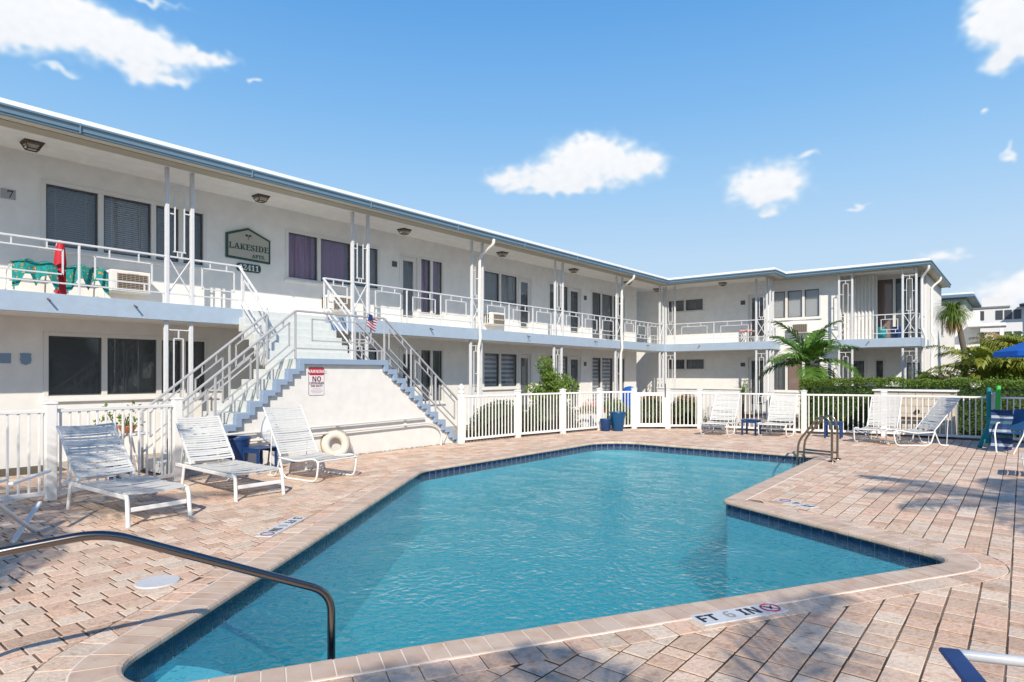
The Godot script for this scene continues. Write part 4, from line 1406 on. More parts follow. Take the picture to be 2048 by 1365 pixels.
	for k in 9:
		mb = MB.new()
		var a := 0.40 - k * 0.028
		var w := func(s: float, y: float) -> Vector3: return Vector3(0.092 - (0.40 - y) * 0.2 + 0.03 * sin(s * 14.0 + y * 5.0), y - s * 0.35 - 0.02 * sin(s * 10.0), -0.02 - s)
		for j in 6:
			mb.quad(w.call(j * 0.045, a - 0.028), w.call((j + 1) * 0.045, a - 0.028), w.call((j + 1) * 0.045, a), w.call(j * 0.045, a))
		part(fg, "stripe", mb.mesh(), M.sign_red if k % 2 == 0 else M.sign_white)
	mb = MB.new()
	mb.quad(Vector3(0.10, 0.28, -0.025), Vector3(0.115, 0.25, -0.13), Vector3(0.125, 0.38, -0.13), Vector3(0.112, 0.405, -0.025))
	part(fg, "canton", mb.mesh(), M.resin_blue)

# ---------------------------------------------------------------- signs, lamps, air conditioners on the walls
func text_mesh(s: String, height: float, fontname: String, bold := false, depth := 0.004) -> TextMesh:
	var t := TextMesh.new()
	t.text = s
	var f := SystemFont.new()
	f.font_names = PackedStringArray([fontname])
	if bold: f.font_weight = 700
	t.font = f
	t.font_size = 64
	t.pixel_size = height / 46.0
	t.depth = depth
	return t

func plate(fr: Dictionary, pts: Array, d0: float, d1: float, o: Vector3) -> ArrayMesh:
	# a flat outline in wall coordinates (s, y) with thickness, relative to the point o
	var mb := MB.new()
	var poly := PackedVector2Array(pts)
	var ids := Geometry2D.triangulate_polygon(poly)
	for k in range(0, ids.size(), 3):
		var a := poly[ids[k]]; var b := poly[ids[k + 1]]; var c := poly[ids[k + 2]]
		if (b - a).cross(c - a) < 0.0:
			var tmp := b; b = c; c = tmp
		mb.tri(P(fr, a.x, a.y, d1) - o, P(fr, b.x, b.y, d1) - o, P(fr, c.x, c.y, d1) - o)
	for i in poly.size():
		var a := poly[i]; var b := poly[(i + 1) % poly.size()]
		mb.quad(P(fr, a.x, a.y, d0) - o, P(fr, b.x, b.y, d0) - o, P(fr, b.x, b.y, d1) - o, P(fr, a.x, a.y, d1) - o)
	return mb.mesh()

func rrect(s0: float, s1: float, y0: float, y1: float, r: float) -> Array:
	return Array(rounded([Vector2(s0, y0), Vector2(s1, y0), Vector2(s1, y1), Vector2(s0, y1)], [r, r, r, r], 0.01))

func make_signs() -> void:
	var A := WALL_A
	var o := P(A, 7.74, 4.36)
	var bs := Basis(A.u, Vector3.UP, A.n)
	var sg := thing("name_sign", "house-shaped green-framed sign reading LAKESIDE on the upper wall", "sign", o)
	part(sg, "frame", plate(A, [Vector2(7.19, 4.39), Vector2(8.29, 4.36), Vector2(8.29, 4.93), Vector2(7.72, 5.15), Vector2(7.19, 4.96)], 0.0, 0.04, o), M.sign_green)
	part(sg, "panel", plate(A, [Vector2(7.24, 4.44), Vector2(8.24, 4.41), Vector2(8.24, 4.90), Vector2(7.72, 5.095), Vector2(7.24, 4.92)], 0.0, 0.047, o), M.sign_face)
	part(sg, "lettering", text_mesh("LAKESIDE", 0.138, "Droid Serif", true, 0.008), M.sign_green, Transform3D(bs, P(A, 7.74, 4.68, 0.05) - o))
	part(sg, "lettering", text_mesh("APTS.", 0.085, "Droid Serif", true, 0.008), M.sign_green, Transform3D(bs, P(A, 7.98, 4.49, 0.05) - o))
	var mb := MB.new()
	for a in [-0.9, -0.45, 0.0, 0.5, 0.95]:
		var p := P(A, 7.72, 4.95, 0.052) - o
		var d := (A.u as Vector3) * sin(a) + Vector3.UP * cos(a) * 0.5
		mb.tri(p, p + d * 0.085 + Vector3.UP * 0.012, p + d * 0.09 - Vector3.UP * 0.04)
		mb.tri(p, p + d * 0.09 - Vector3.UP * 0.04, p + d * 0.085 + Vector3.UP * 0.012)
	mb.bar(P(A, 7.72, 4.86, 0.052) - o, P(A, 7.722, 4.95, 0.052) - o, 0.008)
	part(sg, "palm_emblem", mb.mesh(), M.sign_green)
	o = P(A, 7.75, 4.1)
	sg = thing("number_plaque", "small oval dark green house-number plaque under the name sign", "sign", o)
	part(sg, "board", plate(A, rrect(7.45, 8.05, 4.11, 4.30, 0.07), 0.0, 0.03, o), M.sign_green)
	part(sg, "numerals", text_mesh("12411", 0.13, "Droid Serif", true, 0.006), M.sign_white, Transform3D(bs, P(A, 7.75, 4.205, 0.033) - o))
	# unit number plates
	for a in [[WALL_A, 3.06, 3.28, 4.86, 5.04, "7", "small grey unit-number plate reading 7 left of the big blind window"], [WALL_A, 12.15, 12.33, 4.83, 4.99, "", "small dark unit-number plate beside the upper door with purple curtains"], [WALL_A, 22.52, 22.72, 4.8, 4.98, "", "small dark unit-number plate beside the farthest upper door of the long wing"], [WALL_B, -9.92, -9.72, 4.81, 5.0, "", "small dark unit-number plate beside the upper door of the end wing"], [WALL_B, -9.92, -9.72, 2.03, 2.2, "", "small dark unit-number plate beside the ground-floor door of the end wing"], [WALL_A, 22.52, 22.7, 2.03, 2.2, "", "small dark unit-number plate beside the farthest ground-floor door of the long wing"], [WALL_A, 3.0, 3.21, 1.88, 2.06, "", "small square blue-grey plate on the ground-floor wall at the left edge"]]:
		var fr: Dictionary = a[0]
		o = P(fr, (a[1] + a[2]) / 2, a[3])
		var pl := thing("unit_number_plate", a[6], "sign", o)
		part(pl, "board", plate(fr, [Vector2(a[1], a[3]), Vector2(a[2], a[3]), Vector2(a[2], a[4]), Vector2(a[1], a[4])], 0.0, 0.015, o), M.shade_film if a[5] == "7" else (M.net_rim if a[6].contains("blue-grey") else M.dark_metal))
		if a[5]: part(pl, "numerals", text_mesh("7", 0.13, "Droid Serif", true), M.ink_black, Transform3D(Basis(fr.u, Vector3.UP, fr.n), P(fr, (a[1] + a[2]) / 2 + 0.03, (a[3] + a[4]) / 2, 0.018) - o))
	o = P(A, 3.43, 1.85)
	var sh := thing("shield_plaque", "blue-grey shield-shaped plaque on the ground-floor wall", "plaque", o)
	part(sh, "board", plate(A, [Vector2(3.36, 1.88), Vector2(3.43, 1.85), Vector2(3.5, 1.88), Vector2(3.515, 1.95), Vector2(3.505, 2.03), Vector2(3.52, 2.06), Vector2(3.47, 2.07), Vector2(3.39, 2.07), Vector2(3.34, 2.06), Vector2(3.355, 2.03), Vector2(3.345, 1.95)], 0.0, 0.02, o), M.net_rim)
	# pool rules sign on the stair wall
	var S := {"o": Vector3(-10.8, 0, 0), "u": Vector3(0, 0, -1), "n": Vector3(1, 0, 0)}
	o = P(S, 7.24, 1.27)
	var ps := thing("pool_rules_sign", "red and white pool rules sign headed NO on the stair wall", "sign", o)
	part(ps, "rim", plate(S, rrect(7.065, 7.415, 1.265, 1.815, 0.035), 0.0, 0.008, o), M.sign_ink)
	part(ps, "board", plate(S, rrect(7.07, 7.41, 1.27, 1.81, 0.032), 0.0, 0.010, o), M.sign_white)
	part(ps, "header", plate(S, rrect(7.07, 7.41, 1.66, 1.81, 0.032), 0.0, 0.013, o), M.sign_red)
	part(ps, "lettering", text_mesh("WARNING!", 0.062, "Droid Sans", true, 0.003), M.sign_white, Transform3D(bs, P(S, 7.24, 1.735, 0.016) - o))
	part(ps, "lettering", text_mesh("NO", 0.10, "Droid Sans", true, 0.003), M.sign_ink, Transform3D(bs, P(S, 7.24, 1.585, 0.013) - o))
	part(ps, "lettering", text_mesh("LIFEGUARD", 0.044, "Droid Sans", true, 0.003), M.sign_ink, Transform3D(bs, P(S, 7.24, 1.505, 0.013) - o))
	part(ps, "lettering", text_mesh("ON DUTY", 0.044, "Droid Sans", true, 0.003), M.sign_ink, Transform3D(bs, P(S, 7.24, 1.45, 0.013) - o))
	mb = MB.new()
	for k in 4:
		var y := 1.395 - k * 0.026
		var w: float = [0.09, 0.13, 0.135, 0.10][k]
		mb.box(P(S, 7.24, y, 0.0115) - o, Vector3(0.003, 0.007, w * 2), Basis())
	part(ps, "fine_print", mb.mesh(), M.sign_grey)

func make_lamps() -> void:
	var proto: Node3D = null
	var zs := [-3.37, -7.7, -12.05, -16.4, -20.75, -25.1]
	var names := ["square bronze lantern under the eave at the left edge", "square bronze lantern under the eave above the name sign", "square bronze lantern under the eave before the downspout", "square bronze lantern under the eave just past the nearer downspout", "square bronze lantern under the eave above the second doorway of the long wing", "square bronze lantern under the eave by the farther downspout", "square bronze lantern under the eave in the inner corner of the building", "square bronze lantern under the eave of the end wing"]
	var at := []
	for z in zs: at.append(Vector3(-13.68, CEIL - 0.003, z))
	at.append(Vector3(-13.7, CEIL - 0.003, -28.05)); at.append(Vector3(-10.5, CEIL - 0.003, -28.05))
	for i in at.size():
		if i == 0:
			proto = thing("ceiling_lantern", names[0], "lamp", at[0], 0.0, "lanterns under the eaves")
			var mb := MB.new()
			mb.box(Vector3(0, -0.012, 0), Vector3(0.3, 0.024, 0.3), Basis(), 0.004)
			for s in 4:
				var bs := Basis(Vector3.UP, s * PI / 2)
				mb.bar(bs * Vector3(0.135, -0.02, 0.135), bs * Vector3(0.08, -0.13, 0.08), 0.016)
				mb.bar(bs * Vector3(-0.085, -0.13, 0.08), bs * Vector3(0.085, -0.13, 0.08), 0.018)
				mb.bar(bs * Vector3(-0.12, -0.055, 0.122), bs * Vector3(0.12, -0.055, 0.122), 0.012)
			part(proto, "cage", mb.mesh(), M.bronze)
			mb = MB.new()
			mb.lathe([Vector2(0.0, -0.125), Vector2(0.08, -0.12), Vector2(0.14, -0.03)], 4, Vector3.ZERO, Basis(Vector3.UP, PI / 4))
			part(proto, "lamp_glass", mb.mesh(), M.lamp_glass)
		else:
			copy(proto, at[i], 0.0, names[i], "lanterns under the eaves")

func make_ac(o: Vector3, turn: float, label: String, proto: Node3D = null) -> Node3D:
	if proto: return copy(proto, o, turn, label, "air conditioners through the upper wall")
	# face towards +x, width along z
	var t := thing("air_conditioner", label, "air conditioner", o, turn, "air conditioners through the upper wall")
	var mb := MB.new()
	mb.box(Vector3(0.1, 0.215, 0), Vector3(0.5, 0.43, 0.74), Basis(), 0.015)
	part(t, "casing", mb.mesh(), M.ac_white)
	mb = MB.new()
	mb.box(Vector3(0.352, 0.2, 0.05 - 0.08), Vector3(0.006, 0.33, 0.56), Basis())
	part(t, "coil", mb.mesh(), M.ac_dark)
	mb = MB.new()
	for k in 10: mb.box(Vector3(0.358, 0.05 + k * 0.034, -0.03), Vector3(0.008, 0.012, 0.57))
	for k in 8: mb.box(Vector3(0.361, 0.2, -0.03 - 0.27 + k * 0.077), Vector3(0.008, 0.33, 0.009))
	part(t, "grille", mb.mesh(), M.ac_grille)
	mb = MB.new()
	for k in 3: mb.box(Vector3(0.22 - k * 0.1, 0.22, 0.372), Vector3(0.05, 0.3, 0.006))
	part(t, "side_vent", mb.mesh(), M.ac_dark)
	mb = MB.new()
	mb.box(Vector3(0.36, 0.385, -0.03), Vector3(0.006, 0.03, 0.2))
	part(t, "badge", mb.mesh(), M.frame_white)
	return t

func make_wall_things() -> void:
	make_signs()
	make_lamps()
	var a := make_ac(Vector3(-14.33, 3.33, -5.08), 0, "white air conditioner with brown grille below the big blind window")
	make_ac(Vector3(-14.33, 3.33, -10.15), 0, "white air conditioner behind the stair railing below the purple-curtained window", a)
	make_ac(Vector3(-14.33, 3.36, -16.55), 0, "white air conditioner below the upper window just past the nearer downspout", a)
	make_ac(Vector3(-7.35, 3.42, -28.7), -PI / 2, "white air conditioner below the three-pane window behind the palm", a)
	# pool brush poles hung on the stair wall
	for k in 2:
		var y := 0.69 if k == 0 else 0.56
		var t := thing("pole" if false else "pool_pole", ["upper white pool pole hung along the stair wall", "lower white pool pole with bent end along the stair wall"][k], "pole", Vector3(-10.72, y - 0.06, -7.9), 0, "poles along the stair wall")
		var mb := MB.new()
		if k == 0: mb.tube([Vector3(0, 0, 2.6), Vector3(0, 0.06, -2.15)], 0.024, 10)
		else: mb.tube(smooth_path([Vector3(0, -0.02, 2.6), Vector3(0, 0.055, -2.3), Vector3(0, -0.05, -2.6), Vector3(0.01, -0.3, -2.72), Vector3(0.02, -0.5, -2.66)], 0.25), 0.02, 10)
		part(t, "tube", mb.mesh(), M.pipe_white)
		mb = MB.new()
		for z in [1.9, 0.2, -1.6]: mb.box(Vector3(-0.04, 0.03 - z * 0.012, z), Vector3(0.09, 0.07, 0.03), Basis(), 0.004)
		part(t, "bracket", mb.mesh(), M.pipe_white)
	var hose := thing("hanging_cable", "thin pale cable looping down the right end of the stair wall", "cable", Vector3(-10.77, 0, -10.7))
	var hb := MB.new()
	hb.tube(smooth_path([Vector3(0, 0.56, 0.3), Vector3(0.01, 0.5, -0.05), Vector3(0.01, 0.25, -0.15), Vector3(0.02, 0.02, 0.05)], 0.2), 0.008, 6)
	part(hose, "loop", hb.mesh(), M.pipe_white)

# ---------------------------------------------------------------- fences and gate
func fence(called: String, label: String, posts: Array, spacing: float, h := 1.2, finial := -1) -> Node3D:
	var base := Vector3(posts[0].x, 0, posts[0].y)
	var t := thing(called, label, "fence", base, 0.0, "white picket fence runs")
	for i in posts.size():
		var p := Vector3(posts[i].x, 0, posts[i].y) - base
		var ph := h + 0.06
		var po := part(t, "post", boxm(Vector3(0.13, ph, 0.13), 0.008), M.vinyl_white, at3(p + Vector3.UP * ph / 2))
		var mb := MB.new()
		if i == finial:
			mb.lathe([Vector2(0.085, 0), Vector2(0.085, 0.03), Vector2(0.05, 0.045), Vector2(0.04, 0.07), Vector2(0.075, 0.1), Vector2(0.08, 0.13), Vector2(0.05, 0.18), Vector2(0.0, 0.23)], 14)
		else:
			mb.box(Vector3(0, 0.014, 0), Vector3(0.15, 0.028, 0.15), Basis(), 0.006)
			mb.lathe([Vector2(0.095, 0.028), Vector2(0.0, 0.055)], 4, Vector3.ZERO, Basis(Vector3.UP, PI / 4))
		part(po, "cap", mb.mesh(), M.vinyl_white, at3(Vector3.UP * (ph / 2 - 0.001)))
	for i in posts.size() - 1:
		var a := Vector3(posts[i].x, 0, posts[i].y) - base
		var b := Vector3(posts[i + 1].x, 0, posts[i + 1].y) - base
		var d := (b - a).normalized()
		var l := a.distance_to(b) - 0.13
		var turn := atan2(-d.z, d.x)
		var mid := (a + b) / 2
		part(t, "top_rail", boxm(Vector3(l, 0.05, 0.06), 0.006), M.vinyl_white, at3(mid + Vector3.UP * (h - 0.03), turn))
		part(t, "bottom_rail", boxm(Vector3(l, 0.06, 0.05), 0.006), M.vinyl_white, at3(mid + Vector3.UP * 0.1, turn))
		var n := maxi(1, int(round(l / spacing)))
		for k in n:
			var s := -l / 2 + l * (k + 0.5) / n
			part(t, "picket", boxm(Vector3(0.026, h - 0.185, 0.026), 0.003), M.vinyl_white, at3(mid + d * s + Vector3.UP * (0.13 + (h - 0.185) / 2 - 0.0005), turn))
	return t

func make_fences() -> void:
	fence("pool_fence", "white picket fence behind the near loungers at the left", [Vector2(-10.05, 1.2), Vector2(-10.05, -0.75), Vector2(-10.08, -2.68), Vector2(-10.36, -4.42)], 0.115, 1.22)
	fence("pool_fence", "white picket fence from the finial post by the stairs to the gate", [Vector2(-10.57, -11.12), Vector2(-10.4, -13.1), Vector2(-10.12, -14.8), Vector2(-9.88, -16.4), Vector2(-9.32, -17.52)], 0.118, 1.17, 0)
	fence("pool_fence", "white picket fence from the gate past the far loungers to the right", [Vector2(-8.5, -18.15), Vector2(-7.75, -18.8), Vector2(-4.82, -19.1), Vector2(-2.92, -19.6), Vector2(-0.55, -19.75), Vector2(2.4, -19.8)], 0.125, 1.13)
	# gate between the second and third run
	var a := Vector3(-9.32, 0, -17.52); var b := Vector3(-8.5, 0, -18.15)
	var d := (b - a).normalized()
	var turn := atan2(-d.z, d.x)
	var l := a.distance_to(b) - 0.15
	var t := thing("pool_gate", "white picket gate between the blue pot and the far fence", "gate", (a + b) / 2, turn)
	var h := 1.12
	for s in [-1.0, 1.0]: part(t, "stile", boxm(Vector3(0.11, h - 0.06, 0.05), 0.005), M.vinyl_white, at3(Vector3(s * (l / 2 - 0.055), 0.06 + (h - 0.06) / 2, 0)))
	part(t, "top_rail", boxm(Vector3(l - 0.222, 0.1, 0.048), 0.005), M.vinyl_white, at3(Vector3(0, h - 0.051, 0)))
	part(t, "bottom_rail", boxm(Vector3(l - 0.222, 0.11, 0.048), 0.005), M.vinyl_white, at3(Vector3(0, 0.116, 0)))
	for k in 6: part(t, "picket", boxm(Vector3(0.024, h - 0.27, 0.024), 0.003), M.vinyl_white, at3(Vector3((k - 2.5) * (l - 0.22) / 6.0, 0.17 + (h - 0.27) / 2, 0)))
	var mb := MB.new()
	mb.box(Vector3(l / 2 - 0.02, 1.18, 0.04), Vector3(0.03, 0.42, 0.03), Basis(), 0.004)
	part(t, "latch", mb.mesh(), M.black)
	# low white wall behind the gate shrubs
	var w := thing("low_wall", "low white rendered wall behind the shrubs near the gate", "wall", Vector3(-8.75, 0, -21.0))
	part(w, "wall", boxm(Vector3(2.9, 1.16, 0.2), 0.01), M.stair_white, at3(Vector3(0, 0.58, 0)))
	part(w, "coping", boxm(Vector3(2.96, 0.05, 0.26), 0.01), M.stair_white, at3(Vector3(0, 1.186, 0)))
	# equipment enclosure behind the right-hand fence
	var e := thing("equipment_enclosure", "low beige block enclosure behind the far fence", "enclosure", Vector3(-2.35, 0, -20.85))
	for r in 6:
		for k in 5:
			var off := 0.2 if r % 2 else 0.0
			var x0 := maxf(-0.95, -0.95 + k * 0.4 - off); var x1 := minf(0.95, -0.95 + (k + 1) * 0.4 - off)
			if x1 - x0 < 0.05: continue
			part(e, "block", boxm(Vector3(x1 - x0 - 0.008, 0.192, 0.2), 0.006), M.beige_wall, at3(Vector3((x0 + x1) / 2, 0.1 + r * 0.2, 0.3)))
	part(e, "core", boxm(Vector3(1.88, 1.19, 0.75)), M.beige_wall, at3(Vector3(0, 0.596, 0.0)))
	part(e, "lid", boxm(Vector3(1.98, 0.05, 0.95), 0.01), M.vinyl_white, at3(Vector3(0, 1.225, -0.02)))
	part(e, "vent", boxm(Vector3(1.1, 0.07, 0.02)), M.bronze, at3(Vector3(-0.2, 0.47, 0.402)))
	mb = MB.new()
	mb.tube([Vector3(0.1, 0.66, 0.36), Vector3(0.1, 0.66, 0.45)], 0.06, 14)
	part(e, "pipe_stub", mb.mesh(), M.black)

# ---------------------------------------------------------------- loungers
func strap_mesh(w: float, d: float) -> ArrayMesh:
	var key := "strap%.3f,%.3f" % [w, d]
	if not box_cache.has(key):
		var mb := MB.new()
		var k := 6
		for i in k:
			var z0 := -w / 2 + w * i / k; var z1 := -w / 2 + w * (i + 1) / k
			var s0 := -0.012 * sin(PI * i / k); var s1 := -0.012 * sin(PI * (i + 1) / k)
			mb.quad(Vector3(-d / 2, s0 + 0.002, z1 * 0 + z0), Vector3(-d / 2, s1 + 0.002, z1), Vector3(d / 2, s1 + 0.002, z1), Vector3(d / 2, s0 + 0.002, z0))
			mb.quad(Vector3(d / 2, s0 - 0.002, z0), Vector3(d / 2, s1 - 0.002, z1), Vector3(-d / 2, s1 - 0.002, z1), Vector3(-d / 2, s0 - 0.002, z0))
			mb.quad(Vector3(d / 2, s0 + 0.002, z0), Vector3(d / 2, s1 + 0.002, z1), Vector3(d / 2, s1 - 0.002, z1), Vector3(d / 2, s0 - 0.002, z0))
			mb.quad(Vector3(-d / 2, s0 - 0.002, z0), Vector3(-d / 2, s1 - 0.002, z1), Vector3(-d / 2, s1 + 0.002, z1), Vector3(-d / 2, s0 + 0.002, z0))
		box_cache[key] = mb.mesh()
	return box_cache[key]

func straps(t: Node3D, a: Vector3, b: Vector3, w: float, n: int, r: RandomNumberGenerator) -> void:
	# straps across z from a to b
	var f := (b - a)
	var l := f.length()
	f /= l
	var up := Vector3(0, 0, -1).cross(f) if f.x > 0 else f.cross(Vector3(0, 0, -1))
	if up.y < 0: up = -up
	for i in n:
		var p := a + f * l * (i + 0.5) / n
		var bs := Basis(f, up, f.cross(up))
		bs = bs * Basis(Vector3.UP, r.randf_range(-0.008, 0.008)) * Basis(Vector3.BACK, r.randf_range(-0.05, 0.05))
		var k := r.randf_range(0.84, 1.04)
		part(t, "strap", strap_mesh(w, l / n * 0.84), M.strap_white, Transform3D(bs * Basis.from_scale(Vector3(k, r.randf_range(0.6, 2.2), 1.0)), p + up * r.randf_range(-0.004, 0.004) + f * r.randf_range(-0.1, 0.1) * l / n))

func lounger_flat(label: String, at: Vector3, turn: float, seed_: int, lean := 0.68) -> void:
	# foot end towards +x at local x = 0, head towards -x; flat aluminium frame
	var r := RandomNumberGenerator.new()
	r.seed = seed_
	var t := thing("pool_lounger", label, "lounger", at, turn, "white strap loungers round the pool")
	var hw := 0.335; var sh := 0.35
	for s in [-1.0, 1.0]:
		part(t, "side_rail", boxm(Vector3(1.86, 0.055, 0.032), 0.008), M.frame_alu, at3(Vector3(-0.93, sh - 0.03, s * hw)))
		var mb := MB.new()
		mb.tube(smooth_path([Vector3(-0.08, sh - 0.005, s * hw), Vector3(-0.01, sh - 0.03, s * hw), Vector3(0.025, 0.0, s * (hw + 0.005))], 0.07), 0.024, 10)
		part(t, "leg", mb.mesh(), M.frame_alu)
		mb = MB.new()
		mb.tube([Vector3(-1.55, sh - 0.03, s * (hw + 0.01)), Vector3(-1.62, 0.0, s * (hw + 0.015))], 0.021, 10)
		part(t, "leg", mb.mesh(), M.frame_alu)
		mb = MB.new()
		mb.bar(Vector3(-1.38, sh + 0.01, s * (hw - 0.012)), Vector3(-1.38 - lean, 1.01, s * (hw - 0.012)), 0.026, 0.04, 0.006)
		part(t, "back_frame", mb.mesh(), M.frame_alu)
		mb = MB.new()
		mb.bar(Vector3(-1.39 - lean * 0.58, 0.74, s * (hw - 0.05)), Vector3(-1.82, sh - 0.04, s * (hw - 0.05)), 0.016)
		part(t, "prop", mb.mesh(), M.frame_alu)
	part(t, "crossbar", boxm(Vector3(0.03, 0.05, hw * 2 - 0.05), 0.006), M.frame_alu, at3(Vector3(-0.005, sh - 0.17, 0)))
	part(t, "crossbar", boxm(Vector3(0.03, 0.04, hw * 2 - 0.036), 0.006), M.frame_alu, at3(Vector3(-1.85, sh - 0.031, 0)))
	straps(t, Vector3(-0.03, sh + 0.006, 0), Vector3(-1.36, sh + 0.006, 0), hw * 2 + 0.035, 27, r)
	straps(t, Vector3(-1.39, sh + 0.05, 0), Vector3(-1.37 - lean, 1.02, 0), hw * 2 + 0.01, 20, r)

func lounger_sled(label: String, at: Vector3, turn: float, seed_: int, back := 0.62, w := 0.7) -> void:
	# bent tube frame on two skids
	var r := RandomNumberGenerator.new()
	r.seed = seed_
	var t := thing("pool_lounger", label, "lounger", at, turn, "white strap loungers round the pool")
	var hw := w / 2; var sh := 0.33
	var hx := -0.93
	for s in [-1.0, 1.0]:
		var z: float = s * hw
		var mb := MB.new()
		mb.tube(smooth_path([Vector3(hx - 0.02, sh, z), Vector3(hx + 0.45, 0.30, z), Vector3(-0.12, 0.37, z), Vector3(0.03, 0.34, z), Vector3(-0.03, 0.02, z), Vector3(hx + 0.1, 0.017, z), Vector3(hx, sh - 0.02, z)], 0.11), 0.0165, 8)
		part(t, "skid_frame", mb.mesh(), M.frame_alu)
		mb = MB.new()
		mb.tube(smooth_path([Vector3(hx - 0.02, sh - 0.01, z * 0.96), Vector3(hx - 0.14, 0.02, z * 0.96), Vector3(hx - 0.34, 0.018, z * 0.96)], 0.07), 0.014, 8)
		part(t, "leg", mb.mesh(), M.frame_alu)
		mb = MB.new()
		mb.tube([Vector3(hx, sh + 0.02, z * 0.97), Vector3(hx - back, sh + 0.8, z * 0.97)], 0.014, 8)
		part(t, "back_frame", mb.mesh(), M.frame_alu)
		mb = MB.new()
		mb.tube([Vector3(hx - back * 0.55, sh + 0.44, z * 0.93), Vector3(hx - 0.3, 0.03, z * 0.93)], 0.009, 6)
		part(t, "prop", mb.mesh(), M.frame_alu)
	var mb2 := MB.new()
	mb2.tube([Vector3(0.025, 0.335, -hw), Vector3(0.025, 0.335, hw)], 0.014, 8)
	part(t, "crossbar", mb2.mesh(), M.frame_alu)
	straps(t, Vector3(-0.0, 0.365, 0), Vector3(-0.45, 0.315, 0), w + 0.02, 9, r)
	straps(t, Vector3(-0.45, 0.315, 0), Vector3(hx, sh + 0.012, 0), w + 0.02, 10, r)
	straps(t, Vector3(hx - 0.02, sh + 0.05, 0), Vector3(hx + 0.01 - back, sh + 0.8, 0), w, 21, r)

func side_table(at: Vector3, turn: float, label: String) -> void:
	var t := thing("side_table", label, "side table", at, turn, "blue resin side tables")
	for k in 5: part(t, "slat", boxm(Vector3(0.082, 0.02, 0.42), 0.004), M.resin_blue, at3(Vector3(-0.18 + k * 0.09, 0.42, 0)))
	for s in [[-1, -1], [1, -1], [1, 1], [-1, 1]]: part(t, "leg", boxm(Vector3(0.05, 0.41, 0.03), 0.004), M.resin_blue, at3(Vector3(s[0] * 0.18, 0.205, s[1] * 0.19)))
	for s in [-1, 1]: part(t, "apron", boxm(Vector3(0.31, 0.06, 0.02), 0.003), M.resin_blue, at3(Vector3(0, 0.375, s * 0.19)))

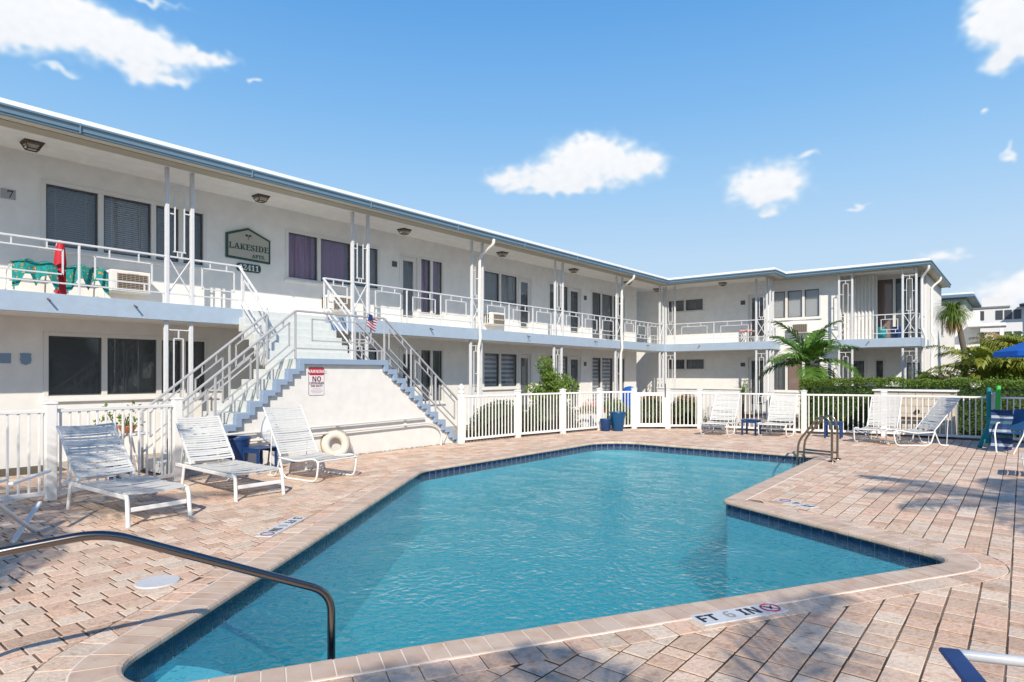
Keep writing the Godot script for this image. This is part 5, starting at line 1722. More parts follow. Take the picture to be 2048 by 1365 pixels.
func make_furniture() -> void:
	lounger_flat("front-most white strap lounger standing before the left fence", Vector3(-7.67, 0, -3.08), 0.05, 1)
	lounger_flat("flat-framed white strap lounger between the front-most lounger and the blue side table", Vector3(-8.08, 0, -4.53), -0.02, 2, 0.54)
	lounger_sled("bent-tube white strap lounger before the stair wall, beside the life ring", Vector3(-8.46, 0, -6.05), 0.08, 3, 0.46, 0.76)
	lounger_sled("white strap lounger beyond the pool, nearest the gate", Vector3(-6.54, 0, -16.8), -PI / 2 + 0.12, 4, 0.7)
	lounger_sled("white strap lounger beyond the pool with upright back, right of the small blue table", Vector3(-5.2, 0, -17.45), -PI / 2 + 0.05, 5, 0.42)
	lounger_sled("white strap lounger behind the pool ladder, before the beige enclosure", Vector3(-2.88, 0, -17.32), -PI / 2 - 0.12, 6, 0.42)
	lounger_sled("white strap lounger seen side-on before the beige enclosure, back half in shade", Vector3(-2.55, 0, -17.35), PI + 0.68, 7, 0.62)
	lounger_sled("white lounger only just showing at the right edge of the deck", Vector3(0.02, 0, -13.35), PI, 8)
	side_table(Vector3(-10.2, 0, -5.72), 0.2, "low blue side table between the second lounger and the bent-tube lounger")
	side_table(Vector3(-5.85, 0, -17.75), 0.0, "small blue side table between the two loungers beyond the pool")
	side_table(Vector3(-3.9, 0, -18.35), 0.1, "small blue side table by the far fence behind the pool ladder")
	# blue tub by the fence end
	var t := thing("blue_tub", "round blue plastic tub standing behind the low blue side table", "tub", Vector3(-10.55, 0, -5.45))
	var mb := MB.new()
	mb.lathe([Vector2(0.0, 0.005), Vector2(0.19, 0.0), Vector2(0.2, 0.01), Vector2(0.25, 0.55), Vector2(0.27, 0.56), Vector2(0.27, 0.6), Vector2(0.245, 0.6), Vector2(0.235, 0.56), Vector2(0.19, 0.05), Vector2(0, 0.04)], 24)
	part(t, "tub", mb.mesh(), M.resin_blue)
	# life ring
	t = thing("life_ring", "white life ring with rope leaning against the stair wall", "life ring", Vector3(-10.62, 0, -7.6))
	mb = MB.new()
	var pts := []
	var tilt := Basis(Vector3.BACK, 0.22) * Basis(Vector3.UP, -0.35)
	for k in 28: pts.append(tilt * Vector3(0, 0.285 + 0.2 * sin(TAU * k / 28.0), 0.2 * cos(TAU * k / 28.0)))
	mb.tube(pts, 0.085, 12, false, -1, true)
	part(t, "ring", mb.mesh(), M.ring_white)
	mb = MB.new()
	pts = []
	for k in 40:
		var a := TAU * k / 40.0
		var rr := 0.292 + 0.012 * absf(sin(a * 2.0))
		pts.append(tilt * Vector3(0.02, 0.285 + rr * sin(a), rr * cos(a)))
	mb.tube(pts, 0.008, 6, false, -1, true)
	part(t, "rope", mb.mesh(), M.rope_brown)
	# leaf net
	t = thing("leaf_net", "pool leaf net with pale mesh bag standing against the stair wall", "pool net", Vector3(-10.5, 0, -6.1))
	mb = MB.new()
	pts = []
	for k in 26:
		var a := TAU * k / 26.0
		pts.append(Vector3(0.02 - 0.14 * (0.72 + 0.3 * sin(a)) * 0.4, 0.72 + 0.27 * sin(a), 0.0 + (0.15 + 0.045 * sin(a + 2.8)) * cos(a)))
	mb.tube(pts, 0.011, 8, false, -1, true)
	part(t, "rim", mb.mesh(), M.net_rim)
	mb = MB.new()
	var tip := Vector3(0.1, 0.38, -0.06)
	for k in 26:
		var p: Vector3 = pts[k]; var q: Vector3 = pts[(k + 1) % 26]
		for j in 3:
			var e0: float = [0.0, 0.45, 0.75][j]; var e1: float = [0.45, 0.75, 1.0][j]
			var sag := Vector3(0.08, -0.04, 0)
			var f := func(pp: Vector3, e: float) -> Vector3: return pp.lerp(tip, e) + sag * sin(e * PI)
			mb.quad(f.call(p, e0), f.call(q, e0), f.call(q, e1), f.call(p, e1))
	part(t, "mesh_bag", mb.mesh(), M.net_white)
	mb = MB.new()
	mb.tube([Vector3(-0.02, 0.46, 0.0), Vector3(-0.04, 0.0, 0.04)], 0.014, 8)
	part(t, "handle", mb.mesh(), M.steel)
	# planters by the gate
	t = thing("tall_planter", "tall tapered blue planter standing by the fence next to the gate", "planter", Vector3(-9.35, 0, -16.55))
	mb = MB.new()
	mb.lathe([Vector2(0.0, 0.0), Vector2(0.15, 0.0), Vector2(0.235, 0.52), Vector2(0.25, 0.525), Vector2(0.25, 0.56), Vector2(0.225, 0.56), Vector2(0.22, 0.48), Vector2(0, 0.47)], 24)
	part(t, "pot", mb.mesh(), M.pot_blue)
	t = thing("small_planter", "small dark blue pot half hidden behind the tall blue planter", "planter", Vector3(-9.62, 0, -16.3))
	mb = MB.new()
	mb.lathe([Vector2(0.0, 0.0), Vector2(0.13, 0.0), Vector2(0.16, 0.34), Vector2(0.17, 0.36), Vector2(0.15, 0.36), Vector2(0, 0.3)], 20)
	part(t, "pot", mb.mesh(), M.resin_blue)
	# handrail into the pool
	t = thing("pool_handrail", "bent stainless steel handrail over the nearest pool corner", "handrail", Vector3(-3.55, 0, -1.6))
	var o := -t.position
	mb = MB.new()
	mb.tube(smooth_path([o + Vector3(-3.36, -0.7, -2.36), o + Vector3(-3.36, 0.32, -2.36), o + Vector3(-3.76, 0.85, -1.23), o + Vector3(-3.93, 0.80, -0.78), o + Vector3(-4.12, 0.72, -0.3), o + Vector3(-4.14, 0.0, -0.26)], 0.13, 8), 0.0245, 14)
	part(t, "rail", mb.mesh(), M.steel)
	mb = MB.new()
	mb.lathe([Vector2(0.06, 0.005), Vector2(0.055, 0.02), Vector2(0.03, 0.028)], 16, o + Vector3(-4.14, 0, -0.26))
	part(t, "flange", mb.mesh(), M.steel)
	# ladder
	t = thing("pool_ladder", "stainless steel pool ladder at the far right side of the pool", "ladder", Vector3(-2.95, 0, -13.5))
	for z in [0.22, -0.24]:
		mb = MB.new()
		mb.tube(smooth_path([Vector3(0.1, 0.0, z), Vector3(0.1, 0.66, z), Vector3(0.02, 0.86, z), Vector3(-0.14, 0.84, z), Vector3(-0.5, 0.36, z), Vector3(-0.52, 0.1, z), Vector3(-0.52, -0.9, z)], 0.11, 6), 0.022, 12)
		part(t, "rail", mb.mesh(), M.steel_brown)
		mb = MB.new()
		mb.tube([Vector3(0.1, 0.13, z), Vector3(-0.51, 0.15, z)], 0.02, 10)
		part(t, "brace", mb.mesh(), M.steel_brown)
		mb = MB.new()
		mb.lathe([Vector2(0.07, 0.003), Vector2(0.065, 0.02), Vector2(0.025, 0.03)], 16, Vector3(0.1, 0, z))
		part(t, "flange", mb.mesh(), M.steel)
	for k in 3: part(t, "tread", boxm(Vector3(0.08, 0.025, 0.44), 0.004), M.steel_brown, at3(Vector3(-0.52, -0.25 - 0.26 * k, -0.01)))
	# skimmer lid
	t = thing("skimmer_lid", "round white skimmer lid set in the pavers near the handrail", "lid", Vector3(-5.44, 0.001, -2.17))
	mb = MB.new()
	mb.lathe([Vector2(0.165, -0.02), Vector2(0.165, 0.006), Vector2(0.158, 0.01), Vector2(0.135, 0.01), Vector2(0.13, 0.006), Vector2(0.0, 0.007)], 28)
	part(t, "lid", mb.mesh(), M.marker_tile)
	# depth markers
	markers()
	# umbrella at the right edge
	t = thing("patio_umbrella", "bright blue patio umbrella reaching in at the right edge", "umbrella", Vector3(0.94, 0, -17.48))
	mb = MB.new()
	mb.tube([Vector3(0, 0.0, 0), Vector3(0, 2.75, 0)], 0.02, 10)
	part(t, "pole", mb.mesh(), M.frame_alu)
	mb = MB.new()
	mb.lathe([Vector2(0.0, 0.0), Vector2(0.24, 0.0), Vector2(0.25, 0.05), Vector2(0.05, 0.09), Vector2(0.03, 0.3)], 18)
	part(t, "base", mb.mesh(), M.dark_metal)
	for k in 8:
		mb = MB.new()
		var a0 := TAU * k / 8.0; var a1 := TAU * (k + 1) / 8.0
		var rows := 6
		for i in rows:
			var f0 := float(i) / rows; var f1 := float(i + 1) / rows
			var q := func(a: float, f: float) -> Vector3: return Vector3(cos(a) * 1.45 * f, 2.66 - 0.50 * pow(f, 1.25) , sin(a) * 1.45 * f)
			mb.quad(q.call(a1, f0), q.call(a0, f0), q.call(a0, f1), q.call(a1, f1))
		mb.quad(Vector3(cos(a1) * 1.45, 2.16, sin(a1) * 1.45), Vector3(cos(a0) * 1.45, 2.16, sin(a0) * 1.45), Vector3(cos(a0) * 1.46, 2.06, sin(a0) * 1.46), Vector3(cos(a1) * 1.46, 2.06, sin(a1) * 1.46))
		part(t, "canopy_panel", mb.mesh(), M.canvas_blue)
		mb = MB.new()
		mb.bar(Vector3(0, 2.6, 0), Vector3(cos(a0) * 1.43, 2.15, sin(a0) * 1.43), 0.014)
		part(t, "rib", mb.mesh(), M.frame_alu)
	# chair with towels at the right edge
	t = thing("patio_chair", "white-framed blue sling chair hung with a striped towel at the right edge", "chair", Vector3(-0.1, 0, -17.35), -0.5)
	for s in [-0.28, 0.28]:
		mb = MB.new()
		mb.tube(smooth_path([Vector3(s - 0.12 * signf(s), 0.0, 0.42), Vector3(s, 0.42, 0.28), Vector3(s, 0.62, 0.2), Vector3(s, 0.63, -0.2)], 0.05), 0.016, 8)
		part(t, "leg", mb.mesh(), M.frame_alu)
		mb = MB.new()
		mb.tube([Vector3(s, 0.0, -0.3), Vector3(s, 0.42, -0.22), Vector3(s, 0.92, -0.42)], 0.016, 8)
		part(t, "leg", mb.mesh(), M.frame_alu)
	mb = MB.new()
	mb.box(Vector3(0, 0.42, 0.03), Vector3(0.54, 0.012, 0.5), Basis())
	part(t, "seat", mb.mesh(), M.sling_blue)
	mb = MB.new()
	mb.box(Vector3(0, 0.68, -0.315), Vector3(0.54, 0.5, 0.012), Basis(Vector3.RIGHT, -0.37))
	part(t, "backrest", mb.mesh(), M.sling_blue)
	t = thing("striped_towel", "navy and white striped towel draped over the chair at the right edge", "towel", Vector3(-0.42, 0, -17.35))
	mb = MB.new()
	for i in 14:
		mb.col = [Color(0.02, 0.04, 0.14), Color(0.02, 0.06, 0.16), Color(0.35, 0.4, 0.45), Color(0.02, 0.05, 0.15), Color(0.05, 0.14, 0.16)][i % 5]
		for j in 5:
			var q := func(i_: int, j_: int) -> Vector3: return Vector3(-0.14 + j_ * 0.075 + 0.02 * sin(i_ * 0.7), 0.9 - i_ * 0.06, -0.08 + 0.025 * sin(j_ * 2.1 + i_ * 0.3) + 0.012 * i_)
			mb.quad(q.call(i + 1, j), q.call(i + 1, j + 1), q.call(i, j + 1), q.call(i, j))
	part(t, "cloth", mb.mesh(), M.towel_stripe)
	for k in 3:
		t = thing("pool_noodle", ["teal foam noodle leaning on the far fence at the right", "bright green foam noodle leaning on the far fence at the right", "dark teal foam noodle slanting to the deck beside the striped towel"][k], "pool noodle", [Vector3(-0.66, 0, -19.3), Vector3(-0.5, 0, -19.3), Vector3(-0.72, 0, -18.2)][k], 0.0, "foam noodles")
		mb = MB.new()
		if k < 2: mb.tube([Vector3(0, 0.0, 0.0), Vector3(0.03 * k, 1.34 + 0.05 * k, -0.33)], 0.05, 12)
		else: mb.tube([Vector3(-0.05, 0.02, 0.25), Vector3(0.22, 0.85, -0.2)], 0.05, 12)
		part(t, "foam", mb.mesh(), M.green_foam if k == 1 else M.teal_foam)
	# chair close to the camera, cut by the frame
	t = thing("near_patio_chair", "patio chair with flat blue arm cut off by the lower right corner", "chair", Vector3(0.05, 0, -2.72), 0.35)
	# local +z points to the viewer
	mb = MB.new()
	var inv := Transform3D(Basis(Vector3.UP, 0.35), t.position).affine_inverse()
	var c0: Vector3 = inv * Vector3(-0.225, 0.60, -3.0)
	var c1: Vector3 = inv * Vector3(-0.06, 0.6, -2.55)
	mb.bar(c0, c1, 0.075, 0.02, 0.006)
	part(t, "arm", mb.mesh(), M.arm_blue)
	var c2: Vector3 = inv * Vector3(0.42, 0.60, -3.22)
	mb = MB.new()
	mb.tube([c0 + Vector3(0.0, -0.012, 0.0), c2], 0.02, 12)
	part(t, "front_bar", mb.mesh(), M.frame_alu)
	mb = MB.new()
	mb.bar(c2, c2 + (c1 - c0), 0.075, 0.02, 0.006)
	part(t, "arm", mb.mesh(), M.arm_blue)
	for p in [c0 + (c1 - c0) * 0.9, c2 + (c1 - c0) * 0.9, c0 + (c1 - c0) * 0.5, c2 + (c1 - c0) * 0.5]:
		mb = MB.new()
		mb.tube([p + Vector3.DOWN * 0.015, Vector3(p.x, 0, p.z)], 0.016, 8)
		part(t, "leg", mb.mesh(), M.frame_alu)
	# folding chair cut by the left edge
	t = thing("folding_chair", "white folding chair cut off by the left edge, in tree shade", "chair", Vector3(-7.7, 0, -1.55))
	var oo := -t.position
	for k in 2:
		var dz := 0.0 if k == 0 else 0.5
		for e in [[Vector3(-8.1, 0.02, -2.02), Vector3(-7.4, 0.48, -1.55)], [Vector3(-8.25, 0.3, -2.1), Vector3(-7.75, 0.02, -1.75)], [Vector3(-8.3, 0.62, -2.2), Vector3(-7.6, 0.62, -1.7)]]:
			mb = MB.new()
			var sh := Vector3(0.32, 0, 0.45) * (dz / 0.5)
			mb.bar(oo + e[0] + sh, oo + e[1] + sh, 0.045, 0.03, 0.006)
			part(t, "leg" if e[0].y < 0.5 else "arm", mb.mesh(), M.frame_alu)
	mb = MB.new()
	mb.quad(oo + Vector3(-8.05, 0.4, -1.95), oo + Vector3(-7.55, 0.42, -1.6), oo + Vector3(-7.25, 0.42, -1.15), oo + Vector3(-7.75, 0.4, -1.5))
	part(t, "seat", mb.mesh(), M.strap_white)

func flat_text(parent: Node3D, s: String, h: float, p: Vector3, ux: Vector3, m: Material, bold := true, stretch := 1.0) -> void:
	var uy := Vector3.UP.cross(ux).normalized() # reading direction ux, letters' up lies along uy on the ground
	part(parent, "lettering", text_mesh(s, h, "Droid Sans", bold, 0.002), m, Transform3D(Basis(ux, uy * stretch, Vector3.UP), p))

func markers() -> void:
	var d := Vector3(0.5, 0, -0.866) # along the near edge, away from the camera's left
	var nn := Vector3(0.866, 0, 0.5) # out of the pool
	var p0 := Vector3(-1.80, 0, -4.18) + nn * 0.09 + d * 0.085
	for k in 4:
		var t := thing("depth_marker", ["white depth-marker tile reading FT on the near pool edge", "white depth-marker tile with a faded 6 on the near pool edge", "white depth-marker tile reading IN on the near pool edge", "white no-diving tile with a red ring on the near pool edge"][k], "tile", p0 + d * 0.181 * k, 0, "depth-marker tiles")
		var bs := Basis(d, Vector3.UP, d.cross(Vector3.UP))
		part(t, "tile", boxm(Vector3(0.178, 0.012, 0.178), 0.002), M.marker_tile, Transform3D(bs, Vector3(0, 0.002, 0)))
		var y := 0.0095
		if k == 0: flat_text(t, "FT", 0.105, Vector3(0, y, 0), d, M.ink_black)
		elif k == 1: flat_text(t, "6", 0.105, Vector3(0, y, 0), d, M.ink_faded)
		elif k == 2: flat_text(t, "IN", 0.105, Vector3(0, y, 0), d, M.ink_black)
		else:
			var mb := MB.new()
			var pts := []
			for i in 26: pts.append(Vector3(cos(TAU * i / 26.0) * 0.066, y, sin(TAU * i / 26.0) * 0.066))
			mb.tube(pts, 0.006, 6, false, -1, true)
			mb.bar(bs * Vector3(-0.045, 0, -0.045) + Vector3.UP * y, bs * Vector3(0.045, 0, 0.045) + Vector3.UP * y, 0.008, 0.003)
			part(t, "ring", mb.mesh(), M.ink_red)
			mb = MB.new()
			mb.bar(bs * Vector3(-0.03, 0, -0.035) + Vector3.UP * y, bs * Vector3(0.012, 0, 0.01) + Vector3.UP * y, 0.014, 0.004)
			mb.bar(bs * Vector3(0.03, 0, -0.03) + Vector3.UP * y, bs * Vector3(-0.008, 0, 0.02) + Vector3.UP * y, 0.011, 0.004)
			part(t, "diver", mb.mesh(), M.ink_black)
	# left side, read from the other side of the pool
	var dl := Vector3(0.5525, 0, 0.8335)
	var nl := Vector3(-0.8335, 0, 0.5525)
	var q := Vector3(-6.52, 0, -4.27) + nl * 0.0
	var words := ["3", "FT", "6", "IN"]
	for k in 5:
		var t := thing("depth_marker", ["white depth-marker tile reading 3 on the left pool edge", "white depth-marker tile reading FT on the left pool edge", "white depth-marker tile with a faded 6 on the left pool edge", "white depth-marker tile reading IN on the left pool edge", "worn no-diving tile on the left pool edge"][k], "tile", q + dl * (0.09 + 0.181 * k) + nl * 0.1, 0, "depth-marker tiles")
		var bs := Basis(dl, Vector3.UP, dl.cross(Vector3.UP))
		part(t, "tile", boxm(Vector3(0.178, 0.012, 0.178), 0.002), M.marker_tile, Transform3D(bs, Vector3(0, 0.002, 0)))
		if k < 4: flat_text(t, words[k], 0.10, Vector3(0, 0.0095, 0), dl, M.ink_faded if k == 2 else M.ink_black)
		else:
			var mb := MB.new()
			var pts := []
			for i in 22: pts.append(Vector3(cos(TAU * i / 22.0) * 0.066, 0.0095, sin(TAU * i / 22.0) * 0.066))
			mb.tube(pts, 0.005, 6, false, -1, true)
			part(t, "ring", mb.mesh(), M.sign_ink)
	# right side by the deck corner
	var dr := Vector3(-0.893, 0, -0.45)
	var nr := Vector3(0.45, 0, -0.893)
	q = Vector3(-2.12, 0, -8.42) + nr * 0.17
	for k in 3:
		var t := thing("depth_marker", ["white depth-marker tile reading FT on the deck corner", "white depth-marker tile reading 4 on the deck corner", "worn no-diving tile on the deck corner"][k], "tile", q + dr * (0.09 + 0.181 * k), 0, "depth-marker tiles")
		var bs := Basis(dr, Vector3.UP, dr.cross(Vector3.UP))
		part(t, "tile", boxm(Vector3(0.178, 0.012, 0.178), 0.002), M.marker_tile, Transform3D(bs, Vector3(0, 0.002, 0)))
		if k < 2: flat_text(t, ["FT", "4"][k], 0.10, Vector3(0, 0.0095, 0), dr, M.ink_black)
		else:
			var mb := MB.new()
			var pts := []
			for i in 22: pts.append(Vector3(cos(TAU * i / 22.0) * 0.066, 0.0095, sin(TAU * i / 22.0) * 0.066))
			mb.tube(pts, 0.005, 6, false, -1, true)
			part(t, "ring", mb.mesh(), M.sign_ink)

# ---------------------------------------------------------------- things on the balconies
func make_balcony_things() -> void:
	# folding chairs covered with tropical towels
	for k in 2:
		var t := thing("balcony_chair", ["low white tube chair under a tropical turquoise towel, left of the red bag", "low white tube chair under a tropical turquoise towel, right of the red bag"][k], "chair", Vector3(-13.55, SLAB_T + 0.001, -3.32 - 0.78 * k), 0.0, "chairs on the upper balcony")
		for s in [-0.29, 0.29]:
			var mb := MB.new()
			mb.tube(smooth_path([Vector3(0.2, 0.0, s), Vector3(0.22, 0.4, s), Vector3(0.05, 0.52, s), Vector3(-0.3, 0.42, s), Vector3(-0.34, 0.0, s)], 0.1), 0.014, 8)
			part(t, "side_frame", mb.mesh(), M.frame_alu)
		var mb2 := MB.new()
		mb2.tube([Vector3(0.1, 0.25, -0.29), Vector3(0.1, 0.25, 0.29)], 0.012, 8)
		part(t, "crossbar", mb2.mesh(), M.frame_alu)
		mb2 = MB.new()
		mb2.box(Vector3(0.0, 0.25, 0), Vector3(0.42, 0.02, 0.54), Basis())
		part(t, "seat", mb2.mesh(), M.strap_white)
		var tw := thing("beach_towel", ["turquoise tropical-print towel over the left balcony chair", "turquoise tropical-print towel over the right balcony chair"][k], "towel", t.position + Vector3(0, 0.02, 0), 0.0, "towels on the upper balcony")
		mb2 = MB.new()
		for i in 10:
			for j in 8:
				var q := func(i_: int, j_: int) -> Vector3:
					var s := -0.31 + j_ * 0.0775
					var a := i_ / 10.0
					var y := 0.57 - maxf(0.0, a - 0.35) * 0.42 - 0.02 * sin(j_ * 1.7 + i_ * 0.8) - 0.05 * pow(absf(j_ - 4.0) / 4.0, 4.0)
					if a > 0.55 and (j_ < 2 or j_ == 4 or j_ > 6): y -= 0.17 * (a - 0.5) / 0.5
					return Vector3(-0.12 + minf(a, 0.35) * 1.0 + maxf(0.0, a - 0.35) * 0.12 + 0.025 * sin(j_ * 1.3 + k), maxf(y, 0.06), s * (1.0 + 0.08 * a))
				mb2.quad(q.call(i, j + 1), q.call(i, j), q.call(i + 1, j), q.call(i + 1, j + 1))
		part(tw, "cloth", mb2.mesh(), M.towel_tropic)
	var t := thing("red_umbrella_bag", "tall red bag holding a folded umbrella, standing on the upper balcony", "bag", Vector3(-13.5, SLAB_T + 0.001, -3.74))
	var mb := MB.new()
	mb.lathe([Vector2(0.0, 0.0), Vector2(0.085, 0.0), Vector2(0.1, 0.1), Vector2(0.085, 0.5), Vector2(0.095, 0.62), Vector2(0.075, 0.85), Vector2(0.055, 0.98), Vector2(0.0, 1.0)], 14)
	part(t, "bag", mb.mesh(), M.red_cloth)
	mb = MB.new()
	for k in 6: mb.bar(Vector3(0.1, 0.55 + k * 0.035, 0.01 * (k % 2)), Vector3(0.1, 0.575 + k * 0.035, -0.02 + 0.01 * (k % 3)), 0.006)
	part(t, "print", mb.mesh(), M.sign_white)
	mb = MB.new()
	mb.tube(smooth_path([Vector3(0.05, 0.9, 0.08), Vector3(0.06, 1.02, 0.05), Vector3(0.05, 1.0, -0.03)], 0.05), 0.005, 6)
	part(t, "strap", mb.mesh(), M.frame_alu)
	# cushioned stool and chair on the end wing balcony
	t = thing("balcony_stool", "small dark metal stool with striped red cushion on the end wing balcony", "stool", Vector3(-9.35, SLAB_T + 0.001, -27.85))
	for s in [[-1, -1], [1, -1], [1, 1], [-1, 1]]:
		mb = MB.new()
		mb.tube(smooth_path([Vector3(s[0] * 0.22, 0, s[1] * 0.2), Vector3(s[0] * 0.1, 0.2, s[1] * 0.12), Vector3(s[0] * 0.2, 0.44, s[1] * 0.18)], 0.12), 0.014, 6)
		part(t, "leg", mb.mesh(), M.black)
	part(t, "cushion", boxm(Vector3(0.55, 0.09, 0.45), 0.03), M.pink, at3(Vector3(0, 0.49, 0)))
	for k in 3:
		var pos: Vector3 = [Vector3(-12.0, 0, 0), Vector3(0, 0, 0), Vector3(0, 0, 0)][k]
		if k == 0: continue
		var pl := thing("glazed_pot", ["", "green glazed pot on the far porch balcony", "dark blue glazed pot on the far porch balcony"][k], "pot", [Vector3.ZERO, Vector3(-4.35, SLAB_T + 0.001, -28.6), Vector3(-3.85, SLAB_T + 0.001, -28.65)][k], 0.0, "pots on the far porch")
		mb = MB.new()
		mb.lathe([Vector2(0, 0), Vector2(0.12, 0), Vector2(0.2, 0.2), Vector2(0.17, 0.42), Vector2(0.19, 0.46), Vector2(0.15, 0.46), Vector2(0, 0.4)], 18)
		part(pl, "pot", mb.mesh(), M.teal_foam if k == 1 else M.resin_blue)

# ---------------------------------------------------------------- plants
func tint(r: RandomNumberGenerator, lo := 0.6, hi := 1.35, warm := 0.12) -> Color:
	var v := r.randf_range(lo, hi)
	var w := r.randf_range(-warm, warm)
	return Color(v * (1.0 + w * 1.5), v, v * (1.0 - w))

func unit(r: RandomNumberGenerator) -> Vector3:
	var z := r.randf_range(-1, 1)
	var a := r.randf() * TAU
	var s := sqrt(1.0 - z * z)
	return Vector3(s * cos(a), z, s * sin(a))

func scatter_leaf(mb: MB, r: RandomNumberGenerator, p: Vector3, out: Vector3, size: float, slim := 0.55) -> void:
	var d := (out + unit(r) * 0.9).normalized()
	var s := d.cross(unit(r)).normalized()
	var l := size * r.randf_range(0.6, 1.3)
	mb.leaf(p, d, s, l, l * slim)

func dome(t: Node3D, called: String, o: Vector3, rad: Vector3, n: int, size: float, m: Material, seed_: int, lump := 0.12, lo := 0.6, hi := 1.35) -> void:
	# leaves through a lumpy half ellipsoid that stands on the ground
	var r := RandomNumberGenerator.new()
	r.seed = seed_
	var f := FastNoiseLite.new()
	f.seed = seed_; f.frequency = 1.3
	var mb := MB.new()
	for i in n:
		var u := unit(r)
		u.y = absf(u.y) * 1.0 - 0.12
		var k := pow(r.randf(), 0.22) * (1.0 + lump * 2.0 * f.get_noise_3dv(u * 2.0 + o))
		var p := o + u * rad * k
		if p.y < o.y + 0.02: p.y = o.y + 0.02 + r.randf() * 0.1
		mb.col = tint(r, lo, hi)
		scatter_leaf(mb, r, p, (u + Vector3.UP * 0.3).normalized(), size)
	part(t, called, mb.mesh(), m)

func clump(mb: MB, r: RandomNumberGenerator, o: Vector3, rad: float, n: int, size: float) -> void:
	for i in n:
		var u := unit(r)
		mb.col = tint(r)
		scatter_leaf(mb, r, o + u * rad * pow(r.randf(), 0.4), (u + Vector3.UP * 0.25).normalized(), size)

func frond_mesh(r: RandomNumberGenerator, az: float, elev: float, droop: float, length: float, pairs: int, leaflet: float, width := 0.035, hang := 0.35, stiff := 0.45) -> ArrayMesh:
	var mb := MB.new()
	var pts := [Vector3.ZERO]
	var dirs := []
	var k := 14
	var p := Vector3.ZERO
	for i in k:
		var e := elev - droop * pow((i + 0.5) / k, 1.3)
		var d := Vector3(cos(az) * cos(e), sin(e), sin(az) * cos(e))
		dirs.append(d)
		p += d * length / k
		pts.append(p)
	dirs.append(dirs[k - 1])
	mb.col = Color(1.3, 1.2, 0.9)
	mb.tube(pts, 0.016, 5, false, 0.003)
	var sd := Vector3(-sin(az), 0, cos(az))
	for i in pairs:
		var t := 0.12 + 0.86 * (i + 0.5) / pairs
		var q := t * k
		var j := mini(int(q), k - 1)
		var o: Vector3 = pts[j].lerp(pts[j + 1], q - j)
		var d: Vector3 = dirs[j]
		var l := leaflet * (0.35 + 0.75 * sin(PI * pow(t, 0.75))) * r.randf_range(0.85, 1.1)
		for s in [-1.0, 1.0]:
			var up := sd.cross(d).normalized()
			if up.y < 0: up = -up
			var ld: Vector3 = (sd * s * (1.0 - stiff * t) + d * (0.45 + 0.5 * t) + up * r.randf_range(0.0, 0.25)).normalized()
			var side: Vector3 = ld.cross(up).normalized()
			mb.col = tint(r, 0.7, 1.3, 0.1)
			var mid: Vector3 = o + ld * l * 0.55
			var tip: Vector3 = o + (ld + Vector3.DOWN * hang).normalized() * l
			mb.quad(o - side * width * 0.3, o + side * width * 0.3, mid + side * width * 0.5, mid - side * width * 0.5)
			mb.tri(mid - side * width * 0.5, mid + side * width * 0.5, tip)
	return mb.mesh()

func palm(called: String, label: String, at: Vector3, trunk_h: float, n: int, length: float, m: Material, seed_: int, pairs := 34, leaflet := 0.5, lean := Vector3.ZERO, r0 := 0.09, e0 := -0.2, e1 := 1.35, group := "", wide := 0.04) -> Node3D:
	var r := RandomNumberGenerator.new()
	r.seed = seed_
	var t := thing(called, label, "palm", at, 0.0, group)
	var mb := MB.new()
	var pts := []
	for i in 9:
		var f := i / 8.0
		pts.append(Vector3(lean.x * f * f, trunk_h * f, lean.z * f * f))
	mb.tube(pts, r0, 12, false, r0 * 0.62)
	part(t, "trunk", mb.mesh(), M.bark)
	var top: Vector3 = pts[8]
	for i in n:
		var e := lerpf(e1, e0, float(i) / (n - 1)) + r.randf_range(-0.1, 0.1)
		var az := i * 2.399963 + r.randf_range(-0.25, 0.25)
		part(t, "frond", frond_mesh(r, az, e, r.randf_range(0.9, 1.5), length * r.randf_range(0.85, 1.1), pairs, leaflet, wide), m, Transform3D(Basis(), top))
	return t

func strap_plant(t: Node3D, called: String, o: Vector3, n: int, length: float, width: float, m: Material, seed_: int, e0: float, e1: float, droop: float) -> void:
	var r := RandomNumberGenerator.new()
	r.seed = seed_
	var mb := MB.new()
	for i in n:
		var az := r.randf() * TAU
		var e := r.randf_range(e0, e1)
		var l := length * r.randf_range(0.7, 1.1)
		mb.col = tint(r, 0.65, 1.35, 0.15)
		var p := o + unit(r) * 0.04
		var sd := Vector3(-sin(az), 0, cos(az))
		var k := 5
		var dr := droop * r.randf_range(0.7, 1.2)
		for j in k:
			var a := e - dr * (j + 0.5) / k
			var q := p + Vector3(cos(az) * cos(a), sin(a), sin(az) * cos(a)) * l / k
			var w0 := width * (1.0 - 0.9 * j / k); var w1 := width * (1.0 - 0.9 * (j + 1) / k)
			mb.quad(p - sd * w0 / 2, p + sd * w0 / 2, q + sd * w1 / 2, q - sd * w1 / 2)
			p = q
	part(t, called, mb.mesh(), m)

